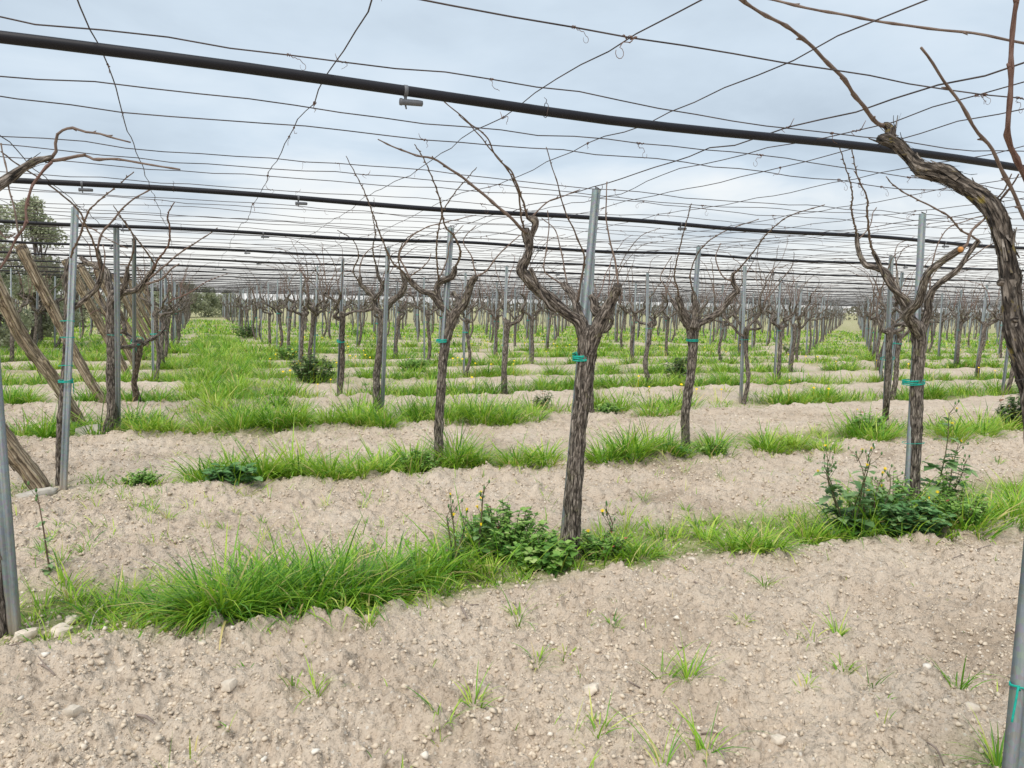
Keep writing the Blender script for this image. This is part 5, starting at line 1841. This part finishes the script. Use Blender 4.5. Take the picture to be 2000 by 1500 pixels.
for k, (a, b, lb) in enumerate(TWIGS):
    rg = np.random.default_rng(700 + k)
    p, q = at_z(*a), at_z(*b)
    for w_ in (p, q):
        w_[2] = float(gzd(w_[0:1], w_[1:2])[0]) + .006
    if 'leaning' in lb or 'stuck' in lb:
        q[2] += 0.05
    m_ = (p + q) / 2 + rg.normal(0, .008, 3) + np.array([0, 0, .006])
    pale = 'pale' in lb
    mb = MB()
    r_ = 0.0022 if pale else rg.uniform(.0035, .006)
    V, Q, T, bk = tube([p, m_, q], [r_ * .8, r_, r_ * .6], 6, .02, 0, k)
    mb.add(V, Q, T, bark=bk)
    if 'forked' in lb or 'long' in lb:
        e = m_ + np.array([-.05, .03, .03])
        V, Q, T, bk = tube([m_, e], [r_ * .8, r_ * .4], 5, .02)
        mb.add(V, Q, T, bark=bk)
    o = obj('twig', mb.mesh('twig', M['twig'] if not pale else M['concrete'], p), loc=p)
    tag(o, lb, 'twig', 'dead twigs on the soil')


# ---------------------------------------------------------------- weeds
def leaf(mb, base, d, up, L, w, prof, tint, curl=0.5, fold=0.25):
    """one leaf as a strip either side of its midrib"""
    d = d / np.linalg.norm(d)
    sd = np.cross(d, up)
    sd /= np.linalg.norm(sd) + 1e-9
    nr = np.cross(sd, d)
    n = len(prof)
    V = []
    for k, (t, ww) in enumerate(prof):
        c = base + d * L * t - nr * curl * L * t * t * 0.5
        e = w * ww
        V += [c, c - sd * e + nr * e * fold, c + sd * e + nr * e * fold]
    Q = []
    for k in range(n - 1):
        a, b = 3 * k, 3 * k + 3
        Q += [[a, b, b + 1, a + 1], [a, a + 2, b + 2, b]]
    mb.add(np.array(V), Q, tint=np.full(len(V), tint))


OVAL = [(0, .05), (.3, .92), (.66, .86), (1, .05)]
ROUND = [(0, .35), (.25, 1.0), (.7, .98), (1, .2)]
LOBED = [(0, .15), (.08, .22), (.16, .8), (.22, .35), (.32, .95), (.40, .40), (.52, 1.05), (.60, .5), (.74, .9), (.88, .4), (1, .03)]


def flower(root, p, r, mat=None, name='flower'):
    mb = MB()
    n = 14
    V, T = [[0, 0, 0.004]], []
    for k in range(n):
        a = k * 2 * math.pi / n
        rr = r * (1.0 if k % 2 else 0.82)
        V += [[rr * math.cos(a - .16), rr * math.sin(a - .16), 0.006], [rr * math.cos(a + .16), rr * math.sin(a + .16), 0.006]]
        T.append([0, 1 + 2 * k, 2 + 2 * k])
    V = np.array(V)
    mb.add(V, None, T, bark=np.zeros((len(V), 3)))
    V, Q, T, bk = tube([[0, 0, -r * .9], [0, 0, -r * .3], [0, 0, 0.003]], [r * .25, r * .42, r * .5], 8, .01)
    mb.add(V, Q, T, bark=bk)
    o = obj(name, mb.mesh(name, mat or M['yellow']), root)
    o.location = Vector(p)
    o.rotation_euler = (random.uniform(-.5, .9), random.uniform(-.5, .5), 0)
    return o


random.seed(4)


def plant_root(p, name, label, cat='weed', group=None):
    e = bpy.data.objects.new(name, None)
    COL.objects.link(e)
    e.location = Vector(p)
    e.empty_display_size = 0.1
    tag(e, label, cat, group)
    return e


WEED_GRASS = []


def bushy(p, rx, ry, h, nst, seed, name, label, lmat, lsize, prof=OVAL, nleaf=14, flowers=0, red=0, group='weeds at the feet of the vines', fl_up=0.1):
    rg = np.random.default_rng(seed)
    g = plant_root(p, name, label, 'weed', group)
    ms, ml = MB(), MB()
    tips = []
    for k in range(nst):
        a = rg.uniform(0, 6.28)
        rr = math.sqrt(rg.random())
        b = np.array([rx * .45 * rr * math.cos(a), ry * .45 * rr * math.sin(a), -.01])
        b[2] += float(gz(p[0] + b[0], p[1] + b[1])) - p[2]
        hh = h * rg.uniform(.45, 1.0) * (1 - .35 * rr)
        e = np.array([rx * rr * math.cos(a) + rg.normal(0, .03), ry * rr * math.sin(a) + rg.normal(0, .03), hh])
        m_ = (b + e) / 2 + np.array([0, 0, hh * .12])
        V, Q, T, bk = tube([b, m_, e], [.0035, .003, .0015], 4, .06)
        ms.add(V, Q, T, tint=np.full(len(V), rg.random() * .6))
        tips.append(e)
        for q in range(nleaf):
            t = rg.uniform(.12, 1.0)
            c = b * (1 - t) ** 2 + 2 * m_ * t * (1 - t) + e * t * t
            az = rg.uniform(0, 6.28)
            d = np.array([math.cos(az), math.sin(az), rg.uniform(-.15, .75)])
            L = lsize * rg.uniform(.4, 1.5)
            leaf(ml, c, d, np.array([0, 0, 1.0]), L, L * rg.uniform(.28, .42) * (1.4 if prof is ROUND else 1), prof, np.clip(rg.normal(.30 + .25 * t, .25), 0, 1), rg.uniform(.2, .9))
    tag(obj('stems', ms.mesh('stems', M['stem']), g), kind='stuff')
    tag(obj('foliage', ml.mesh('foliage', M[lmat]), g), kind='stuff')
    for k in range(flowers):
        t = tips[rg.integers(len(tips))]
        q = t + np.array([rg.normal(0, .04), rg.normal(0, .04), rg.uniform(.02, fl_up)])
        st = obj('flower_stalk', tube_mesh([t, (t + q) / 2, q], [.0016] * 3, M['stem'], 4), g)
        flower(st, q, rg.uniform(.009, .014))
    if red:
        mr = MB()
        for k in range(red):
            t = tips[rg.integers(len(tips))] * rg.uniform(.5, 1)
            leaf(mr, t, np.array([rg.normal(), rg.normal(), .2]), np.array([0, 0, 1.0]), lsize, lsize * .4, OVAL, .5)
        obj('withered_leaves', mr.mesh('withered_leaves', M['redleaf']), g)
    return g


THISTLE_LEAVES = []
for _k in range(8):
    _m = MB()
    leaf(_m, np.zeros(3), np.array([1.0, 0, 0]), np.array([0, 0, 1.0]), 1.0, 0.30 + 0.02 * (_k % 3), LOBED, 0.15 + 0.1 * _k, 0.3 + 0.17 * _k, 0.3)
    THISTLE_LEAVES.append(_m.mesh('leaf', M['thistle']))


def sow_thistle(p, h, nst, seed, label, spread=.12, nfl=4, leafL=.12, lean=(0, 0)):
    rg = np.random.default_rng(seed)
    g = plant_root(p, 'sow_thistle', label, 'weed', 'weeds at the feet of the vines')
    ms, ml, mbud = MB(), MB(), MB()
    heads = []
    for k in range(nst):
        a = rg.uniform(0, 6.28)
        hh = h * rg.uniform(.6, 1.0) if k else h
        e = np.array([spread * math.cos(a) + lean[0] * hh, spread * math.sin(a) + lean[1] * hh, hh])
        pts = [np.array([.01 * math.cos(a), .01 * math.sin(a), -.01]), e * .35 + rg.normal(0, .012, 3), e * .7 + rg.normal(0, .012, 3), e]
        V, Q, T, bk = tube(pts, [.0058, .005, .004, .0026], 6, .04)
        ms.add(V, Q, T, tint=np.full(len(V), rg.uniform(.3, 1)))
        P_, _ = resample(pts, [1] * 4, .02)
        for q in range(24):
            t = .03 + .94 * rg.random() ** 1.5
            c = P_[int(t * (len(P_) - 1))]
            az = q * 2.4 + rg.normal(0, .3)
            d = np.array([math.cos(az), math.sin(az), rg.uniform(.0, .8)])
            L = leafL * rg.uniform(.6, 1.2) * (1.15 - .7 * t)
            lf = obj('leaf', THISTLE_LEAVES[rg.integers(len(THISTLE_LEAVES))], g)
            lf.location = Vector(c)
            lf.rotation_euler = (0, -math.asin(d[2] / np.linalg.norm(d)), az)
            lf.scale = (L, L, L)
        for q in range(4):
            b = e * rg.uniform(.82, 1.0)
            t = b + np.array([rg.normal(0, .035), rg.normal(0, .035), rg.uniform(.02, .09)])
            V, Q, T, bk = tube([b, (b + t) / 2 + rg.normal(0, .006, 3), t], [.002, .0018, .0016], 4, .03)
            ms.add(V, Q, T, tint=np.full(len(V), .4))
            V, Q, T, bk = tube([t - [0, 0, .004], t + [0, 0, .004], t + [0, 0, .013], t + [0, 0, .018]], [.003, .0065, .005, .002], 7, .01)
            mbud.add(V, Q, T, tint=np.full(len(V), rg.uniform(.1, .6)))
            heads.append(t + np.array([0, 0, .018]))
    tag(obj('stems', ms.mesh('stems', M['stem']), g), kind='stuff')
    tag(obj('buds', mbud.mesh('buds', M['thistle']), g), kind='stuff')
    for k in range(nfl):
        flower(g, heads[(k * 5 + 1) % len(heads)], rg.uniform(.010, .014))
    if nfl > 3:
        for k in range(2):
            flower(g, heads[(k * 5 + 3) % len(heads)], .010, M['white'], 'seed_head')
    return g


# weeds round the foot of the centre vine
bushy(on_ground(at_z(985, 1072)), .30, .22, .40, 90, 11, 'broadleaf_weed', 'big leafy green weed clump left of the centre vine foot', 'weed', .031, OVAL, 36, 4, 3)
bushy(on_ground(at_z(1065, 1092)), .22, .14, .25, 56, 12, 'broadleaf_weed', 'low round-leaved weed hugging the foot of the centre trunk', 'weed', .034, ROUND, 22)
bushy(on_ground(at_z(1170, 1072)), .18, .12, .22, 36, 13, 'broadleaf_weed', 'small weed with reddish leaves right of the centre trunk', 'weed', .030, OVAL, 22, 1, 8)
sow_thistle(on_ground(at_z(938, 1085)), .46, 1, 14, 'single upright sow thistle stem left of the centre vine', .03, 1, .09)
sow_thistle(on_ground(at_z(890, 1090)), .36, 3, 15, 'slim yellow-flowered hawkweed left of the leafy centre clump', .06, 3, .05)
sow_thistle(on_ground(at_z(1195, 1060)), .26, 2, 16, 'little yellow-flowered weed right of the centre trunk', .04, 2, .05)
# weeds round the sow-thistle vine
sow_thistle(on_ground(at_z(1655, 1038)), .58, 5, 21, 'dark bushy sow thistle with yellow heads, left of its vine', .17, 4, .15)
sow_thistle(on_ground(at_z(1700, 1035)), .54, 3, 22, 'sow thistle with drying heads close left of the vine', .13, 3, .13)
sow_thistle(on_ground(at_z(1822, 1010)), .80, 1, 23, 'tallest sow thistle, brown branching stem right of the vine', .06, 2, .19, (.06, 0))
sow_thistle(on_ground(at_z(1835, 1012)), .56, 2, 24, 'sow thistle bending out to the right of the tallest one', .10, 2, .17, (.35, 0))
bushy(on_ground(at_z(1783, 1050)), .21, .15, .30, 64, 25, 'mallow', 'dark blue-green mallow mound in front of the sow-thistle vine', 'mallow', .036, ROUND, 24, 0, 3)
bushy(on_ground(at_z(1880, 1040)), .22, .14, .30, 50, 26, 'broadleaf_weed', 'leafy green weed right of the mallow mound', 'weed', .031, OVAL, 24, 1, 5)
bushy(on_ground(at_z(1745, 1020)), .24, .14, .45, 60, 27, 'broadleaf_weed', 'tangle of green weed behind the mallow mound', 'weed', .032, OVAL, 24)
bushy(on_ground(at_z(1690, 1020)), .22, .14, .42, 44, 28, 'broadleaf_weed', 'loose green weed between the two left sow thistles', 'weed', .034, OVAL, 20, 2, 2)
bushy(on_ground(at_z(1850, 1015)), .20, .14, .44, 40, 29, 'broadleaf_weed', 'leggy pale green weed under the tallest sow thistle', 'weed', .036, OVAL, 18, 2, 3)
# second strip
bushy(on_ground(at_z(455, 952)), .20, .14, .17, 36, 31, 'mallow', 'dark rosette of round leaves in the second grass strip, left', 'mallow', .055, ROUND, 12)
bushy(on_ground(at_z(275, 940)), .17, .13, .15, 40, 32, 'feathery_weed', 'feathery bright weed in the second strip near the left post', 'weed', .026, OVAL, 26)
bushy(on_ground(at_z(815, 915)), .20, .14, .26, 40, 33, 'broadleaf_weed', 'leafy weed at the left of the loose-twine vine foot', 'weed', .038, OVAL, 18)
bushy(on_ground(at_z(1310, 890)), .14, .12, .18, 24, 34, 'mallow', 'round-leaved weed at the foot of the wide-armed vine', 'mallow', .05, ROUND, 12)
bushy(on_ground(at_z(1400, 893)), .12, .10, .2, 22, 35, 'broadleaf_weed', 'pale green weed right of the wide-armed vine foot', 'weed', .04, OVAL, 14)
# bushes farther off
bushy(on_ground(at_z(612, 748)), .48, .40, .62, 70, 41, 'dark_bush', 'dark leafy bush with yellow flowers beside the fourth vine', 'dullbush', .062, OVAL, 26, 8, 6, 'leafy bushes among the vine rows', .2)
bushy(on_ground(at_z(808, 725)), .42, .36, .42, 50, 42, 'dark_bush', 'round green bush at a trunk in the middle distance, left of centre', 'weed', .062, OVAL, 24, 2, 0, 'leafy bushes among the vine rows')
bushy(on_ground(at_z(1322, 742)), .34, .34, .62, 54, 43, 'dark_bush', 'dark upright bush right of the centre vine in middle distance', 'dullbush', .06, OVAL, 22, 0, 4, 'leafy bushes among the vine rows')
bushy(on_ground(at_z(1990, 835)), .34, .3, .62, 56, 44, 'dark_bush', 'dark bush cut by the right edge of picture', 'dullbush', .055, OVAL, 24, 2, 4, 'leafy bushes among the vine rows')
bushy(on_ground(at_z(1060, 800)), .16, .16, .42, 26, 45, 'dark_bush', 'brownish weed just left of the centre trunk, farther back', 'dullbush', .045, OVAL, 16, 0, 14, 'leafy bushes among the vine rows')
bushy(on_ground(at_z(1690, 845)), .30, .2, .36, 46, 46, 'dark_bush', 'low spreading weed left of the post behind the sow-thistle vine', 'weed', .045, OVAL, 20, 1, 3, 'leafy bushes among the vine rows')
bushy(on_ground(at_z(480, 660)), .7, .6, .8, 46, 47, 'dark_bush', 'small dark bush far along the left aisle', 'dullbush', .10, OVAL, 16, 0, 4, 'leafy bushes among the vine rows')
bushy(on_ground(at_z(560, 705)), .4, .35, .5, 40, 48, 'dark_bush', 'green bush between trunks along the left aisle', 'weed', .07, OVAL, 18, 4, 0, 'leafy bushes among the vine rows', .2)
bushy(on_ground(at_z(1545, 690)), .4, .35, .6, 40, 49, 'dark_bush', 'dark bush at a trunk beside the right-hand aisle', 'dullbush', .07, OVAL, 18, 0, 3, 'leafy bushes among the vine rows')
bushy(on_ground(at_z(1185, 808)), .2, .18, .22, 30, 50, 'broadleaf_weed', 'low green weed on the soil right of the centre trunk', 'weed', .045, OVAL, 16, 0, 0, 'leafy bushes among the vine rows')
bushy(on_ground(at_z(700, 655)), .6, .5, .5, 40, 51, 'dark_bush', 'yellow-flowered weed patch in the rows left of centre', 'weed', .08, OVAL, 14, 9, 0, 'leafy bushes among the vine rows', .2)
sow_thistle(on_ground(at_z(100, 1130)), .40, 1, 61, 'dry reddish dock stem standing beside the left edge post', .04, 0, .05, (-.1, 0))


for (x, y, r_, h_, n_) in [(985, 1080, .26, .30, 90), (1065, 1095, .2, .22, 60), (1170, 1075, .2, .22, 70), (1660, 1040, .2, .3, 90), (1745, 1030, .25, .36, 140), (1880, 1045, .2, .3, 90), (1785, 1055, .2, .16, 40),
                           (455, 950, .3, .2, 120), (275, 940, .25, .12, 60), (815, 915, .25, .28, 120), (1310, 890, .2, .2, 80), (1400, 893, .2, .2, 80), (612, 748, .5, .4, 160), (808, 725, .5, .35, 120), (1322, 742, .4, .3, 100), (1690, 845, .4, .3, 160)]:
    WEED_GRASS.append((x, y, r_, h_, n_))


def wildflowers():
    rg = np.random.default_rng(55)
    mb = MB()
    n = 200
    Y = 11 + 24 * rg.random(n)
    X = Y * rg.uniform(-.32, .66, n)
    for x, y in zip(X, Y):
        if vn2(x * .25, y * .25, 90) < -.05:
            continue
        z = float(gz(x, y)) + rg.uniform(.18, .4)
        r = rg.uniform(.014, .026)
        a = np.arange(6) * 1.047
        V = np.column_stack([x + r * np.cos(a), y + r * np.sin(a) * .7, z + r * .6 * np.sin(a)])
        V = np.vstack([[x, y, z + .004], V])
        mb.add(V, None, [[0, k + 1, (k + 1) % 6 + 1] for k in range(6)], bark=np.zeros((7, 3)))
        V, Q, T, bk = tube([[x, y, z - .3], [x, y, z]], [.003, .002], 3, .3)
        mb.add(V, Q, T, bark=bk)
    o = obj('wildflowers', mb.mesh('wildflowers', M['yellow'], smooth=False))
    tag(o, 'scattered small yellow wildflowers in the green middle distance', 'flowers', None, 'stuff')


wildflowers()
QUEUE.clear()
GR = MB()
for (x, y, r_, h_, n_) in WEED_GRASS:
    tuft(at_z(x, y), r_, h_, n_, .5, 4, .0045, .8, 1.4)
flush_grass()
tag(obj('meadow_grass', GR.mesh('meadow_grass', M['grass'])), 'loose grass growing up through the weeds at the vine feet', 'grass', None, 'stuff')


# ---------------------------------------------------------------- trees
def tree(p, h, cr, seed, name, label, lmat, nleaf, lsize, group=None, low=0.25):
    rg = np.random.default_rng(seed)
    g = plant_root(p, name, label, 'tree', group)
    mt, ml = MB(), MB()
    V, Q, T, bk = tube([[0, 0, -.1], [.05, 0, h * .12], [.0, .08, h * .25], [.1, 0, h * .34]], [.24 * h / 5, .17 * h / 5, .16 * h / 5, .14 * h / 5], 10, .15, .15, seed, .2)
    mt.add(V, Q, T, bark=bk)
    cl = []
    for k in range(26):
        a = rg.uniform(0, 6.28)
        f = rg.random()
        z = h * (low + (1 - low) * f)
        rr = cr * math.sin(math.pi * min(1, .22 + .74 * f)) * rg.uniform(.25, 1.0)
        c = np.array([rr * math.cos(a), rr * math.sin(a), z * rg.uniform(.9, 1)])
        cl.append((c, cr * rg.uniform(.20, .42)))
        s = np.array([.05, 0, h * rg.uniform(.2, .34)])
        V, Q, T, bk = tube([s, (s + c) / 2 + rg.normal(0, .1, 3), c], [.07 * h / 5, .04 * h / 5, .012], 5, .3, .1, seed + k)
        mt.add(V, Q, T, bark=bk)
    obj('trunk', mt.mesh('trunk', M['bark']), g)
    n = nleaf
    ci = rg.integers(len(cl), size=n)
    C = np.array([c for c, r in cl])[ci]
    R = np.array([r for c, r in cl])[ci]
    d = rg.normal(0, 1, (n, 3))
    d /= np.linalg.norm(d, axis=1)[:, None]
    B = C + d * (R * rg.random(n) ** .45)[:, None] * np.array([1, 1, .85])
    ax = rg.normal(0, 1, (n, 3)) + d * .6
    ax /= np.linalg.norm(ax, axis=1)[:, None]
    sd = np.cross(ax, rg.normal(0, 1, (n, 3)))
    sd /= np.linalg.norm(sd, axis=1)[:, None]
    L = lsize * rg.uniform(.6, 1.3, n)[:, None]
    wv = L * .28
    V = np.stack([B, B + ax * L * .5 - sd * wv, B + ax * L, B + ax * L * .5 + sd * wv], 1).reshape(-1, 3)
    Q = np.arange(n * 4).reshape(n, 4)
    ml.add(V, Q, tint=np.repeat(np.clip(rg.normal(.45, .25, n), 0, 1), 4))
    obj('crown', ml.mesh('crown', M[lmat], smooth=False), g)
    return g


tree(np.array([*at_y(66, 590, 24.0)[:2], 0]), 4.55, 1.2, 71, 'olive_tree', 'silvery olive tree showing its crown above the left trellis', 'olive', 15000, .10, 'trees at the left', .04)
tree(np.array([*at_y(-25, 590, 21.0)[:2], 0]), 4.3, 1.3, 72, 'olive_tree', 'olive tree at the left edge of picture behind the poles', 'olive', 10000, .10, 'trees at the left', .04)
tree(np.array([*at_y(150, 590, 42.0)[:2], 0]), 3.1, 2.0, 73, 'olive_tree', 'low olive tree behind the left block of vines', 'olive', 9000, .14, 'trees at the left', .04)
for k, (x, D, h, c) in enumerate([(300, 68, 2.6, 2.2), (352, 70, 3.0, 2.4), (400, 72, 2.7, 2.2), (450, 75, 2.3, 2.2)]):
    tree(np.array([*at_y(x, 590, D)[:2], 0]), h, c, 80 + k, 'distant_tree', ['low pale tree left of the left aisle end', 'pale green tree closing the end of the left aisle', 'low tree just right of the left aisle end', 'low tree half hidden by vines right of the left aisle end'][k], 'olive', 3500, .22, 'distant trees at the aisle end', .1)


def far_belt():
    """low scrub and trees beyond the last rows, too far off to tell apart"""
    rg = np.random.default_rng(12)
    n = 15000
    a = rg.uniform(-math.radians(46), math.radians(46), n)
    R = rg.uniform(150, 175, n)
    top = 2.3 + 0.8 * fbm2(a * 40, a * 0, 3, 5) + 0.5 * fbm2(a * 160, a * 0, 2, 6)
    z = top * rg.random(n) ** 0.6
    B = np.column_stack([R * np.sin(a), R * np.cos(a), z])
    ax = rg.normal(0, 1, (n, 3))
    ax /= np.linalg.norm(ax, axis=1)[:, None]
    sd = np.cross(ax, rg.normal(0, 1, (n, 3)))
    sd /= np.linalg.norm(sd, axis=1)[:, None]
    L = rg.uniform(.3, .8, n)[:, None]
    V = np.stack([B - ax * L * .5, B - sd * L * .35, B + ax * L * .5, B + sd * L * .35], 1).reshape(-1, 3)
    me = mesh_np('distant_scrub', V, np.arange(n * 4).reshape(n, 4), None, {'tint': np.repeat(rg.random(n), 4)}, False, M['scrub'])
    tag(obj('distant_scrub', me), 'low belt of scrub and trees on the horizon beyond the last vines', 'scrub', None, 'stuff')


M['scrub'] = leafy('scrub_leaf', [(0.0, (0.10, 0.10, 0.075)), (0.5, (0.17, 0.165, 0.12)), (1.0, (0.25, 0.23, 0.18))], 0.1)
far_belt()
print("objects", len(bpy.data.objects))
